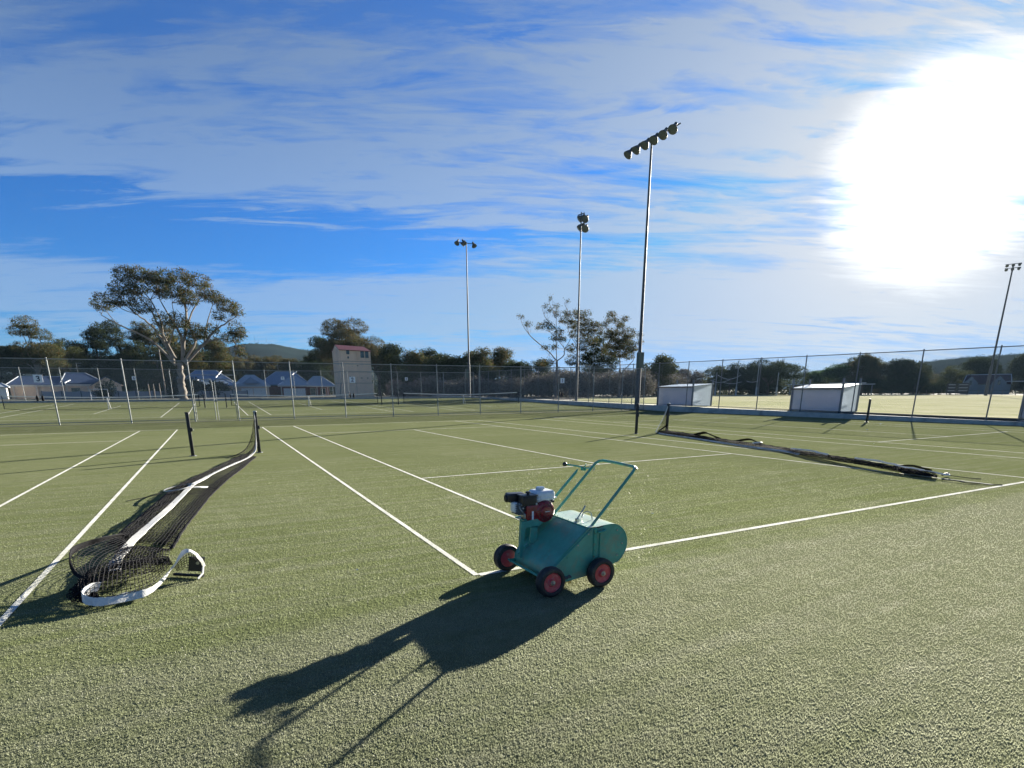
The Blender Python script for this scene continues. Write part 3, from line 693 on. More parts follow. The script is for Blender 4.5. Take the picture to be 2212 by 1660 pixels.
ribbon(mb, ARCH, 46, [(0.05, 0, 0.02), (0.05, 0.0, 0.03), (0.035, -0.02, 0.05), (0.02, -0.02, 0.055), (0.012, 0, 0.06), (0.01, 0, 0.06), (0.01, 0, 0.05), (0.02, 0.01, 0.02), (0.02, 0.02, 0.02), (0.02, 0.02, 0.02)], 0.008, 0.001)
ribbon(mb, LE, 80, (0.035, 0.01, 0.01), 0.01, 0.006)
ribbon(mb, RI, 90, (0.045, 0.0, 0.012), 0.008, 0.004)
ribbon(mb, [(-2.90, 2.62, 0.03), (-2.86, 2.2, 0.05), (-2.84, 1.8, 0.06), (-2.90, 1.4, 0.05)], 14, (0.07, 0.0, 0.03), 0.012, 0.008)
mb.build('black_hem', M_cord, n1, True)
mb = MB()
ribbon(mb, WB, 70, [(0.02, 0.05, 0.05), (0.02, 0.03, 0.07), (0.0, 0.03, 0.07), (0.0, 0.04, 0.06), (0.0, 0.05, 0.05), (0, 0.045, 0.055), (0.01, 0.05, 0.04), (0.03, 0.04, 0.05), (0.03, 0.03, 0.045), (0.0, 0.035, 0.035), (0.0, 0.045, 0.01), (0.02, 0.03, 0.0), (0.02, 0.03, 0.0)], 0.008, 0.0025)
mb.tube([(-2.12, 1.1, 0.10), (-2.13, 1.05, 0.05), (-2.17, 1.0, 0.02)], 0.009, 5)
mb.build('loose_band_end', M_tape, n1, True)
mb = MB().box((-2.17, 1.12, 0.12), (0.12, 0.012, 0.13), Matrix.Rotation(R(12), 3, 'Y'))
fl = mb.build('end_flap', M_blackpl, n1); MB().lathe((-2.16, 1.11, 0.13), (0, -1, 0), [(0, 0.014), (0.004, 0.014)], 12).build('eyelet', M_steel, fl)
MB().tube([(-2.36, 1.24, 0.02), (-2.13, 1.06, 0.022)], 0.014, 8).build('end_rod', M_blackpl, n1, True)
mb = MB().tube([(-2.46 + 0.21 * math.cos(a) - 0.05, 5.78 + 0.48 * math.sin(a), 0.07 + 0.045 * (1 + math.sin(a * 1 + 2.5)) ) for a in [k * math.pi / 14 for k in range(28)]], 0.010, 6, closed=True)
mb.build('wire_cable_loop', M_steel, n1, True)
mb = MB().tube([(-2.75, 6.0, 0.02), (-2.95, 5.75, 0.012), (-3.2, 5.5, 0.012)], 0.005, 5); mb.build('loose_cord', M_cord, n1, True)

n2 = empty('dropped_net', (0, 0, 0), 0, 'black tennis net lying in a twisted roll on the right, hooked to a post', 'net')
BB = [(12.93, 11.85, 0.03), (12.40, 10.95, 0.03), (11.93, 8.95, 0.03), (11.2, 6.5, 0.035), (10.95, 5.1, 0.04), (10.5, 4.3, 0.05), (10.0, 3.2, 0.06), (9.75, 2.3, 0.06), (9.45, 1.5, 0.05), (9.35, 0.9, 0.05)]
TT = [(13.5, 11.45, 0.02), (13.1, 10.3, 0.03), (12.45, 8.7, 0.03), (12.0, 7.1, 0.03), (11.5, 5.6, 0.04), (10.95, 4.4, 0.05), (10.38, 3.2, 0.08), (9.98, 2.3, 0.08), (9.75, 1.6, 0.06), (9.55, 0.95, 0.03)]
mb = MB()
for k in range(4):
    ph = k * 1.3
    lattice(mb, BB, TT, 200, 11 if k < 3 else 9, CORD * 1.15, 0.008, (lambda ph: (lambda t, u: 0.026 * math.sin(u * 3.14) * (1.2 + math.sin(t * 21 + ph) + 0.6 * math.sin(t * 53 + ph * 2))))(ph))
lattice(mb, [(13.30, 11.72, 1.0), (13.15, 11.74, 0.55), (12.98, 11.8, 0.1), (12.7, 11.5, 0.04)], [(13.34, 11.70, 0.28), (13.3, 11.65, 0.24), (13.25, 11.6, 0.2), (13.2, 11.4, 0.05)], 24, 18, CORD * 1.2, 0.004)
tag(mb.build('cord_netting', M_cord, n2), kind='stuff')
mb = MB(); ribbon(mb, [(13.31, 11.70, 1.02), (13.18, 11.74, 0.62), (13.02, 11.84, 0.22), (12.93, 11.85, 0.05), (12.80, 11.6, 0.03)] + BB[1:6], 60, (0.03, -0.03, 0.03), 0.008, 0.002)
ribbon(mb, [(11.05, 4.9, 0.10), (10.6, 4.1, 0.15), (10.2, 3.4, 0.14)], 14, (0.025, -0.025, 0.025), 0.01, 0.014)
ribbon(mb, [(10.0, 2.7, 0.15), (9.8, 2.1, 0.16), (9.7, 1.6, 0.12), (9.6, 1.2, 0.10)], 16, (0.018, -0.018, 0.022), 0.01, 0.016)
ribbon(mb, [(9.75, 1.4, 0.09), (9.55, 1.05, 0.10), (9.75, 0.85, 0.05), (9.95, 0.95, 0.05)], 14, (0.035, 0.02, 0.015), 0.01, 0.01)
ribbon(mb, [(11.35, 6.3, 0.12), (11.6, 6.2, 0.14), (11.75, 6.35, 0.09)], 8, (0.02, 0.05, 0.02), 0.01)
mb.build('white_band', M_tape, n2, True)
mb = MB(); ribbon(mb, TT, 90, (0.05, 0.02, 0.035), 0.012, 0.02)
ribbon(mb, [(13.33, 11.70, 0.30), (13.12, 11.72, 0.16), (12.98, 11.80, 0.05)], 8, (0.0, 0.0, 0.06), 0.012)
ribbon(mb, [(12.9, 9.9, 0.05), (12.75, 9.3, 0.16), (12.55, 8.9, 0.13), (12.4, 8.3, 0.04)], 16, (0.22, 0.1, -0.08), 0.01, 0.006)
ribbon(mb, [(12.0, 7.4, 0.06), (11.95, 6.9, 0.15), (11.8, 6.5, 0.10), (11.7, 6.1, 0.04)], 14, (0.16, 0.08, -0.06), 0.01, 0.006)
ribbon(mb, [(10.2, 1.9, 0.06), (10.0, 1.6, 0.12), (9.9, 1.2, 0.08)], 12, (0.15, 0.08, -0.05), 0.01, 0.006)
mb.build('black_hem', M_cord, n2, True)
MB().tube([(9.75, 0.95, 0.05), (10.02, 0.98, 0.05)], 0.02, 7).build('end_rod', M_blackpl, n2, True)
rp = MB()
for k in range(3):
    rp.tube(smooth_path([(9.3 + 0.02 * k, 0.75, 0.02), (9.35, 0.5 + 0.04 * k, 0.03), (9.28, 0.38, 0.02), (9.42, 0.25 + 0.03 * k, 0.018), (9.45, 0.12, 0.014), (9.62, 0.02, 0.012)], 24), 0.008, 5)
rp.tube(smooth_path([(9.9, 0.9, 0.03), (9.98, 0.62, 0.015), (10.08, 0.5, 0.012)], 12), 0.007, 5)
rp.build('rope_tail', M_barkd, n2, True)

# ------------------------------------------------------------------ turf brushing machine
mw = empty('turf_brush_machine', (0.55, -0.33, 0), 0, 'green motorised turf brushing machine with red wheels and a tubular handle', 'machine')
ox, oy = 0.55, -0.33
def L_(pts): return [(p[0] - ox, p[1] - oy, p[2]) for p in pts]
def LP_(prof): return [(x - ox, z) for x, z in prof]
YN, YF = -0.665, -0.055
yn, yf = YN - oy, YF - oy
# hood shell: front apron curving up to the lid line
arc = lambda cx, cz, r, a0, a1, n: [(cx + r * math.cos(R(a0 + (a1 - a0) * k / n)), cz + r * math.sin(R(a0 + (a1 - a0) * k / n))) for k in range(n + 1)]
front = [(0.372, 0.055), (0.355, 0.09), (0.347, 0.13), (0.352, 0.17), (0.372, 0.208), (0.405, 0.243), (0.47, 0.298), (0.55, 0.365), (0.63, 0.43), (0.70, 0.487)]
body = LP_(front + [(0.785, 0.487), (0.785, 0.10), (0.70, 0.085), (0.50, 0.068)])
o = MB().sheet(LP_(front), yn + 0.004, yf - 0.004, 0.004).build('hood', M_green, mw, True)
for yy, nm in ((yn, 'side_plate'), (yf - 0.004, 'side_plate')):
    p = MB().prism(body, yy, yy + 0.004).build(nm, M_green, mw); fixn(p)
MB().sheet(LP_([(0.785, 0.487), (0.785, 0.10)]), yn + 0.005, yf - 0.005, 0.003).build('rear_wall', M_greenw, mw)
# rivet strip / seams on hood
for yy in (yf - 0.115, yn + 0.02):
    MB().sheet([(x, z + 0.004) for x, z in LP_(front[4:])], yy - 0.008, yy + 0.008, 0.003).build('seam_strip', M_green, o)
# front lip bar of the hood
MB().tube(L_([(0.70, YN + 0.0, 0.49), (0.70, YF, 0.49)]), 0.007, 6).build('lid_hinge', M_greenw, mw, True)
# catcher drum with rolled rear
cat = [(0.79, 0.476)] + [(0.84, 0.486)] + arc(0.925, 0.318, 0.176, 98, -62, 16) + [(0.95, 0.135), (0.79, 0.150)]
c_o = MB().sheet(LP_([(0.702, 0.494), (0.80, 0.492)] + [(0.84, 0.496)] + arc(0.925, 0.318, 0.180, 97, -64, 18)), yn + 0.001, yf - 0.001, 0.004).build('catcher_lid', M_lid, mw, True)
for yy in (yn + 0.0045, yf - 0.0085):
    fixn(MB().prism(LP_(cat), yy, yy + 0.004).build('catcher_end', M_green, mw))
MB().tube([(x, yn + 0.004, z) for x, z in LP_([(0.84, 0.494)] + arc(0.925, 0.318, 0.179, 97, -64, 18))], 0.0045, 5).build('rolled_edge', M_greenw, mw, True)
MB().sheet(LP_([(0.96, 0.142), (0.80, 0.150)]), yn + 0.01, yf - 0.01, 0.003).build('catcher_floor', M_greenw, mw)
# uprights on the side plate
MB().box((0.765 - ox, yn - 0.006, 0.30), (0.028, 0.008, 0.36)).build('side_upright', M_greenw, mw)
MB().box((0.815 - ox, yn - 0.003, 0.29), (0.006, 0.008, 0.34)).build('side_rib', M_greenw, mw)
MB().tube(L_([(0.785, YN - 0.012, 0.448), (0.835, YN - 0.02, 0.452), (0.872, YN - 0.014, 0.462)]), [0.009, 0.012, 0.006], 7).build('catcher_pin', M_greenw, mw, True)
MB().tube(L_([(0.372, YN - 0.006, 0.208), (0.73, YN - 0.006, 0.482)]), 0.006, 6).build('edge_rod', M_green, mw, True)
# lid handle and height lever
MB().tube(smooth_path(L_([(0.80, -0.42, 0.497), (0.815, -0.42, 0.548), (0.845, -0.43, 0.566), (0.875, -0.45, 0.555), (0.885, -0.46, 0.50)]), 16), 0.0055, 6).build('lid_handle', M_steel, mw, True)
lv = MB().tube(L_([(0.725, -0.45, 0.49), (0.735, -0.45, 0.52), (0.752, -0.45, 0.54), (0.79, -0.45, 0.585), (0.815, -0.45, 0.625)]), 0.0075, 6).build('lever', M_steel, mw, True)
MB().bbox(L_([(0.738, -0.45, 0.508)])[0], (0.03, 0.03, 0.035), 0.005).build('lever_pivot', M_steel, lv)
MB().tube(smooth_path(L_([(0.728, -0.47, 0.49), (0.74, -0.50, 0.455), (0.735, -0.555, 0.445), (0.728, -0.60, 0.468)]), 12), 0.004, 5).build('cable', M_blackpl, mw, True)
MB().tube(L_([(0.73, -0.46, 0.498), (0.42, -0.46, 0.258), (0.375, -0.46, 0.20)]), 0.0035, 5).build('push_rod', M_green, mw, True)
# handle: two legs joined by a rounded top bar
ha = [(0.755, -0.605, 0.470), (1.165, -0.615, 0.905), (1.20, -0.615, 0.937)]
hb = [(0.72, -0.115, 0.50), (1.135, -0.115, 0.905), (1.165, -0.125, 0.932)]
hp = L_([ha[0], ha[1], (1.19, -0.61, 0.930), (1.20, -0.585, 0.945), (1.205, -0.35, 0.952), (1.20, -0.17, 0.953), (1.185, -0.13, 0.945), (1.155, -0.115, 0.925), hb[1], hb[0]])
MB().tube(hp, 0.0125, 10).build('handle', M_green, mw, True)
MB().lathe(L_([(1.198, -0.612, 0.935)])[0], (0.5, -0.5, 0.5), [(-0.012, 0.0145), (0.012, 0.0145)], 10).build('handle_joint', M_steel, mw, True)
# clutch rod beside the far leg
cl = MB().tube(L_([(0.755, -0.02, 0.60), (1.02, 0.0, 0.835), (1.045, 0.005, 0.862)]), [0.0125, 0.0125, 0.006], 8).build('clutch_rod', M_green, mw, True)
MB().tube(L_([(0.70, -0.03, 0.53), (0.76, -0.02, 0.605)]), 0.007, 6).build('rod_end', M_steel, cl)
ct = MB().tube(L_([(1.0, 0.11, 0.898), (1.06, 0.03, 0.888), (1.09, -0.04, 0.878), (1.125, -0.11, 0.878)]), 0.0075, 8).build('clutch_lever', M_green, mw, True)
MB().lathe(L_([(0.985, 0.13, 0.900)])[0], (-0.6, 0.8, 0.1), [(-0.022, 0.008), (-0.015, 0.018), (0, 0.0225), (0.014, 0.018), (0.021, 0.006)], 12).build('knob', M_blackpl, ct, True)
MB().bbox(L_([(1.085, -0.03, 0.868)])[0], (0.03, 0.05, 0.03), 0.005).tube(L_([(1.085, -0.03, 0.87), (1.10, -0.05, 0.915)]), 0.005, 5).build('clutch_bracket', M_greenw, ct)
MB().tube(smooth_path(L_([(1.10, -0.08, 0.885), (1.13, -0.10, 0.90), (1.15, -0.115, 0.885), (1.13, -0.12, 0.86)]), 10), 0.004, 5).build('wire_loop', M_steel, ct)
# axle bar and wheels
MB().tube(L_([(0.302, 0.02, 0.112), (0.302, -0.72, 0.112)]), 0.0105, 8).build('front_axle', M_greenw, mw, True)
MB().tube(L_([(0.785, 0.02, 0.118), (0.785, -0.72, 0.118)]), 0.010, 8).build('rear_axle', M_greenw, mw, True)
for yy in (YN + 0.02, YF - 0.02): MB().box((0.335 - ox, yy - oy, 0.115), (0.09, 0.012, 0.03)).build('axle_arm', M_greenw, mw)
def wheel(x, y, z, side):
    c = (x - ox, y - oy, z); ax = (0, side, 0)
    tyre = MB().lathe(c, ax, [(-0.040, 0.082), (-0.043, 0.098), (-0.038, 0.114), (-0.024, 0.1205), (-0.006, 0.122), (-0.003, 0.1175), (0.003, 0.1175), (0.006, 0.122), (0.024, 0.1205), (0.036, 0.115), (0.041, 0.104), (0.042, 0.090), (0.038, 0.082), (0.030, 0.0795), (-0.040, 0.0795), (-0.040, 0.082)], 40, False).build('tyre', M_rubber, mw, True)
    rim = MB().lathe(c, ax, [(-0.036, 0.080), (0.030, 0.080), (0.034, 0.077), (0.026, 0.070), (0.020, 0.036), (0.024, 0.030), (0.034, 0.027), (0.035, 0.021)], 32).build('rim', M_red, mw, True)
    MB().lathe(c, ax, [(0.034, 0.021), (0.042, 0.020), (0.043, 0.011), (0.056, 0.010), (0.058, 0.005)], 10).build('hub', M_steel, rim, True)
wheel(0.302, -0.732, 0.122, -1); wheel(0.785, -0.732, 0.122, -1); wheel(0.302, 0.005, 0.122, 1); wheel(0.785, 0.005, 0.122, 1)
# brush roller seen under the body
br = MB().lathe(L_([(0.56, YN + 0.03, 0.10)])[0], (0, 1, 0), [(0, 0.03), (0.55, 0.03)], 12)
for k in range(420):
    a = rnd.uniform(0, 6.283); yy = rnd.uniform(YN + 0.03, YF - 0.03) - oy; r0 = 0.03; r1 = 0.094
    c_, s_ = math.cos(a), math.sin(a); w_ = 0.006
    br.add([(0.56 - ox + r0 * c_, yy - w_, 0.10 + r0 * s_), (0.56 - ox + r0 * c_, yy + w_, 0.10 + r0 * s_), (0.56 - ox + r1 * c_, yy + rnd.uniform(-w_, w_), 0.10 + r1 * s_)], [(0, 1, 2)])
br.build('brush_roller', M_brush, mw)
for xx, zz in ((0.49, 0.105), (0.52, 0.112)): MB().lathe(L_([(xx, YN - 0.003, zz)])[0], (0, -1, 0), [(0, 0.014), (0.012, 0.013), (0.014, 0.006), (0.03, 0.006)], 8).build('bearing_bolt', M_galvd, mw, True)
# engine stand: two legs with a window between, and the mounting plate
st = MB()
def plate(mb, poly, y0, y1): mb.prism([(x - ox, z) for x, z in poly], y0 - oy, y1 - oy)
plate(st, [(0.330, 0.49), (0.312, 0.17), (0.338, 0.17), (0.372, 0.43), (0.372, 0.49)], -0.215, -0.205)
plate(st, [(0.425, 0.435), (0.412, 0.315), (0.442, 0.275), (0.485, 0.31), (0.492, 0.435)], -0.215, -0.205)
plate(st, [(0.372, 0.49), (0.372, 0.435), (0.492, 0.425), (0.60, 0.50), (0.60, 0.515)], -0.215, -0.2045)
plate(st, [(0.41, 0.49), (0.395, 0.17), (0.425, 0.17), (0.445, 0.45), (0.60, 0.50), (0.60, 0.515)], -0.05, -0.04)
st.box((0.36 - ox, -0.19 - oy, 0.245), (0.13, 0.02, 0.02), Matrix.Rotation(R(-40), 3, 'Y'))
plate(st, [(0.405, 0.485), (0.388, 0.10), (0.52, 0.10), (0.68, 0.46), (0.62, 0.515)], -0.072, -0.062)
fixn(st.build('engine_stand', M_green, mw))
MB().bbox((0.485 - ox, -0.135 - oy, 0.505), (0.27, 0.15, 0.012), 0.003, Matrix.Rotation(R(-3), 3, 'Y')).build('mounting_plate', M_greenw, mw)
# belt guard behind the engine
MB().bbox((0.60 - ox, 0.0 - oy, 0.40), (0.13, 0.03, 0.34), 0.012, Matrix.Rotation(R(26), 3, 'Y')).build('belt_guard', M_green, mw, True)
for (x, z) in [(0.40, 0.12), (0.40, 0.20), (0.50, 0.10), (0.50, 0.27), (0.60, 0.36), (0.70, 0.12), (0.70, 0.44), (0.765, 0.15), (0.765, 0.30), (0.765, 0.44), (0.83, 0.17), (0.90, 0.165), (1.0, 0.22), (1.05, 0.32), (0.99, 0.44), (0.86, 0.46)]:
    MB().lathe((x - ox, yn - (0.010 if x == 0.765 else 0.0), z), (0, -1, 0), [(0, 0.007), (0.004, 0.0065), (0.006, 0.003)], 8).build('bolt_head', M_steel if (x * 100) % 3 < 1.5 else M_greenw, mw, True)
for k in range(7):
    MB().lathe((0.71 - ox, yn + 0.05 + k * 0.085, 0.499), (0, 0, 1), [(0, 0.005), (0.004, 0.004)], 6).build('rivet', M_greenw, mw)
# clippings caught on the hood lip and axle
cg = MB()
for k in range(160):
    x = rnd.uniform(0.35, 0.42); y = rnd.uniform(YN + 0.02, YF - 0.02); z = 0.215 + (x - 0.35) * 0.55 + 0.006; a_ = rnd.uniform(0, 6.28); l_ = rnd.uniform(0.004, 0.012)
    cg.add([(x - ox, y - oy, z), (x - ox + math.cos(a_) * l_, y - oy + math.sin(a_) * l_, z + rnd.uniform(0, 0.006)), (x - ox + 0.002, y - oy + 0.002, z + 0.002)], [(0, 1, 2)])
tag(cg.build('fibre_debris', M_blade, mw), kind='stuff')
# engine
en = MB().bbox((0.50 - ox, -0.115 - oy, 0.575), (0.17, 0.15, 0.13), 0.018).bbox((0.40 - ox, -0.115 - oy, 0.59), (0.13, 0.12, 0.10), 0.01)
for k in range(6): en.box((0.365 - ox, -0.115 - oy, 0.545 + k * 0.016), (0.09, 0.14, 0.005))
eng = en.build('engine_block', M_galvd, mw, True)
sh = MB().lathe(L_([(0.565, -0.19, 0.555)])[0], (0, -1, 0), [(-0.03, 0.098), (0.012, 0.098), (0.026, 0.092), (0.034, 0.078), (0.036, 0.055), (0.040, 0.054), (0.048, 0.046), (0.05, 0.018), (0.048, 0.004)], 36)
sh.bbox((0.455 - ox, -0.195 - oy, 0.56), (0.15, 0.045, 0.135), 0.016)
fan = sh.build('fan_cover', M_engred, mw, True)
vn = MB()
for k in range(22):
    a = 2 * math.pi * k / 22; c_, s_ = math.cos(a), math.sin(a); r0, r1 = 0.058, 0.086
    rr = Matrix.Rotation(-a, 3, 'Y'); vn.box((0.565 - ox + c_ * 0.066, -0.19 - oy - 0.036, 0.555 + s_ * 0.066), (0.026, 0.004, 0.004), rr)
vn.build('cooling_slots', M_black, fan)
MB().box((0.572 - ox, -0.19 - oy - 0.051, 0.560), (0.045, 0.003, 0.006)).build('starter_badge', M_tank, fan)
MB().box((0.438 - ox, -0.2185 - oy, 0.535), (0.017, 0.004, 0.075)).build('rating_label', M_sign, fan)
MB().tube(L_([(0.625, -0.205, 0.645), (0.652, -0.21, 0.635)]), [0.008, 0.012], 7).build('pull_grip', M_blackpl, fan, True)
# fuel tank: rounded, with seam and cap
tk = MB().bbox((0.585 - ox, -0.115 - oy, 0.680), (0.195, 0.175, 0.105), 0.042, None, 5)
tank = tk.build('fuel_tank', M_tank, mw, True)
MB().bbox((0.585 - ox, -0.115 - oy, 0.668), (0.208, 0.188, 0.008), 0.0035).build('tank_seam', M_tank, tank, True)
cp = MB()
prof = [(0, 0.034), (0.004, 0.036), (0.022, 0.036), (0.027, 0.033), (0.029, 0.010)]
cp.lathe(L_([(0.565, -0.125, 0.732)])[0], (0, 0, 1), prof, 16)
for k in range(10):
    a = 2 * math.pi * k / 10; cp.box((0.565 - ox + 0.036 * math.cos(a), -0.125 - oy + 0.036 * math.sin(a), 0.745), (0.006, 0.008, 0.02), Matrix.Rotation(a, 3, 'Z'))
cp.build('fuel_cap', M_tank, tank, True)
MB().box((0.62 - ox, -0.19 - oy, 0.711), (0.05, 0.002, 0.018), Matrix.Rotation(R(38), 3, 'X')).build('warning_label', M_sign, tank)
# air cleaner
ac = MB().bbox((0.415 - ox, -0.165 - oy, 0.660), (0.135, 0.105, 0.085), 0.012, None, 3).bbox((0.415 - ox, -0.165 - oy, 0.705), (0.145, 0.115, 0.014), 0.006)
ac.bbox((0.425 - ox, -0.17 - oy, 0.60), (0.10, 0.07, 0.06), 0.012)
acl = ac.build('air_cleaner', M_blackpl, mw, True)
MB().lathe(L_([(0.42, -0.165, 0.71)])[0], (0, 0, 1), [(0, 0.013), (0.012, 0.012), (0.013, 0.022), (0.026, 0.021), (0.028, 0.008)], 10).build('wing_knob', M_black, acl, True)
# muffler shield, side heat guard and small bits
mf = MB().bbox((0.365 - ox, -0.035 - oy, 0.672), (0.155, 0.10, 0.075), 0.016, Matrix.Rotation(R(-8), 3, 'Z'), 3).build('muffler_guard', M_blackpl, mw, True)
MB().lathe(L_([(0.30, -0.02, 0.665)])[0], (-1, 0.15, 0), [(-0.03, 0.034), (0.015, 0.036), (0.026, 0.028), (0.028, 0.012)], 14).build('outlet', M_black, mf, True)
MB().bbox(L_([(0.335, -0.085, 0.595)])[0], (0.05, 0.085, 0.09), 0.018, None, 3).build('cylinder_cover', M_tank, mw, True)
bits = MB()
for p in [(0.352, -0.18, 0.628), (0.372, -0.195, 0.545), (0.400, -0.20, 0.535), (0.345, -0.17, 0.515), (0.475, -0.215, 0.632), (0.36, -0.19, 0.60)]: bits.lathe(L_([p])[0], (0, -1, 0.2), [(-0.02, 0.009), (0.006, 0.009), (0.008, 0.004)], 8)
bits.build('engine_bolts', M_steel, mw, True)['kind'] = 'stuff'; bits = MB()
bits.tube(smooth_path(L_([(0.345, -0.16, 0.64), (0.33, -0.19, 0.60), (0.355, -0.2, 0.56), (0.37, -0.19, 0.52)]), 10), 0.005, 6)
bits.bbox(L_([(0.40, -0.17, 0.525)])[0], (0.07, 0.06, 0.035), 0.006)
bits.build('carburettor', M_steel, mw, True)

# ------------------------------------------------------------------ floodlight poles
def lamp_head(parent, c, aim, r=0.33, k=1.0):
    """bell shaped sports floodlight; aim = direction the glass faces"""
    a = Vector(aim).normalized()
    h = MB().lathe(c, a, [(a_ * k, b_ * k) for a_, b_ in [(-0.62, 0.06), (-0.60, 0.11), (-0.34, 0.125), (-0.30, 0.17), (-0.14, r * 0.78), (0.0, r), (0.03, r), (0.03, r * 0.93)]], 20).build('lamp_head', M_lamp, parent, True)
    MB().lathe(Vector(c) + a * 0.02, a, [(0, r * 0.92 * k), (0.015, r * 0.85 * k)], 20).build('lens', M_lens, h, True)
M_lamp = mat('lamp_bell', (0.07, 0.08, 0.075), 0.6, 0.1, 0.15, 5)
M_lens = mat('lamp_lens', (0.10, 0.115, 0.11), 0.25, 0, 0.1, 5)
M_pole = mat('pole_steel', (0.065, 0.07, 0.075), 0.6, 0.15, 0.15, 2)
def light_pole(loc, h, label, heads, bar, rb=0.17, rtop=0.06, box=None, lk=1.0):
    t = empty('floodlight_pole', loc, 0, label, 'light pole', 'sports floodlight poles')
    MB().tube([(0, 0, 0), (0, 0, h * 0.22), (0, 0, h * 0.24), (0, 0, h)], [rb, rb * 0.92, rb * 0.62, rtop], 12).build('pole', M_pole, t, True)
    MB().lathe((0, 0, -0.02), (0, 0, 1), [(0, rb * 1.8), (0.05, rb * 1.8)], 4).build('base_plate', M_galvd, t)
    if box:
        MB().bbox(box[0], box[1], 0.02).build('control_box', mat('box_green', (0.06, 0.085, 0.07), 0.5), t)
    for b in bar: MB().tube(b, 0.045, 8).build('crossbar', M_pole, t, True)
    for c, a in heads: lamp_head(t, c, a, k=lk)
    return t
hd = [((-0.35, -2.55 + k * 0.92 + 0.12, 18.32), (-0.62, (k - 2.5) * 0.07 - 0.05, -0.78)) for k in range(6)]
light_pole((27.95, 30.45, 0.05), 18.5, 'tallest floodlight pole in view with six bell lamps, at the fence corner', hd, [[(0, -2.75, 18.62), (0, 2.4, 18.62)]], 0.20, 0.07, ((-0.12, -0.22, 3.75), (0.5, 0.3, 1.15)))
hd = [((-1.35, -0.1, 18.75), (-0.5, -0.3, -0.8)), ((-0.35, -0.2, 18.8), (0.25, -0.5, -0.8)), ((1.05, -0.1, 18.7), (0.1, -0.55, -0.85)), ((-0.5, 0.2, 18.75), (-0.6, 0.3, -0.8))]
light_pole((29.05, 65.6, 0.7), 18.9, 'slim floodlight pole far behind the back courts, three lamps showing', hd, [[(-1.3, 0, 18.95), (1.1, 0, 18.95)]], 0.17, 0.06, ((-0.35, -0.1, 3.1), (0.4, 0.3, 1.2)))
hd = [((0.25, -0.25, 15.9), (-0.7, -0.4, -0.6)), ((0.25, -0.3, 15.1), (-0.6, -0.5, -0.7)), ((0.15, 0.45, 16.05), (-0.7, 0.2, -0.6)), ((0.1, 0.35, 15.25), (-0.7, 0.2, -0.7))]
light_pole((29.5, 41.1, 0.5), 15.6, 'floodlight pole with four stacked lamps in front of the tall gum trees', hd, [[(0.1, -0.35, 16.35), (0.05, 0.6, 16.4)], [(0.1, -0.35, 15.55), (0.05, 0.5, 15.55)], [(0, 0, 15.5), (0, 0, 16.5)]], 0.15, 0.055)
rt_ = Vector((0.37, -0.93, 0)); hd = []
for k in (-1, 0, 1):
    for zz in (18.0, 18.55): hd.append((tuple(rt_ * (k * 0.68) + Vector((0, 0, zz))), (-0.9, -0.1 + 0.3 * k, -0.45)))
light_pole((104.7, 39.0, 0.4), 18.6, 'distant floodlight pole across the oval with two rows of three lamps', hd, [[tuple(rt_ * -0.9 + Vector((0, 0, 18.75))), tuple(rt_ * 0.9 + Vector((0, 0, 18.75)))], [tuple(rt_ * -0.9 + Vector((0, 0, 18.2))), tuple(rt_ * 0.9 + Vector((0, 0, 18.2)))]], 0.22, 0.09, lk=0.62)

# ------------------------------------------------------------------ trees
LEAF = 9.0
def leaf_cloud(mb, clusters, per, size, rg, droop=0.0, flat=1.0):
    """clusters: (x,y,z,rx,ry,rz). leaf-sized slivers through each lump, in small sprays"""
    for (x, y, z, a, b, c) in clusters:
        vol = max(0.35, (a * b * c) ** (1 / 3)); n = max(60, int(LEAF * per * (a * b + a * c + b * c) / 3))
        nsp = max(6, n // 9)
        for s_ in range(nsp):
            while True:
                u = Vector((rg.uniform(-1, 1), rg.uniform(-1, 1), rg.uniform(-1, 1)))
                if u.length < 1: break
            k = u.length ** 0.45 / max(u.length, 1e-3); u *= k
            u.z = u.z if u.z > -0.4 else u.z * 0.5
            cx_, cy_, cz_ = x + u.x * a, y + u.y * b, z + u.z * c
            for q in range(9):
                p = Vector((cx_ + rg.gauss(0, size * 1.1), cy_ + rg.gauss(0, size * 1.1), cz_ + rg.gauss(0, size * 0.8)))
                d1 = Vector((rg.gauss(0, 1), rg.gauss(0, 1), rg.gauss(0, 0.8) - droop)).normalized() * size * rg.uniform(0.6, 1.3)
                d2 = d1.cross(Vector((rg.gauss(0, 1), rg.gauss(0, 1), rg.gauss(0, 1)))).normalized() * size * rg.uniform(0.22, 0.42)
                mb.add([p - d2, p + d1 * 0.5, p + d2, p - d1 * 0.5], [(0, 1, 2, 3)], rg.choice((0, 0, 0, 1)))
def limb_tube(mb, pts, r0, r1, rg, n=6):
    P_ = smooth_path(pts, 4 * (len(pts) - 1)); N = len(P_) - 1
    P_ = [p + Vector((rg.uniform(-1, 1), rg.uniform(-1, 1), rg.uniform(-1, 1))) * (0.25 * r0 if 0 < i < N else 0) for i, p in enumerate(P_)]
    mb.tube(P_, [r0 + (r1 - r0) * i / N for i in range(N + 1)], n, caps=False)
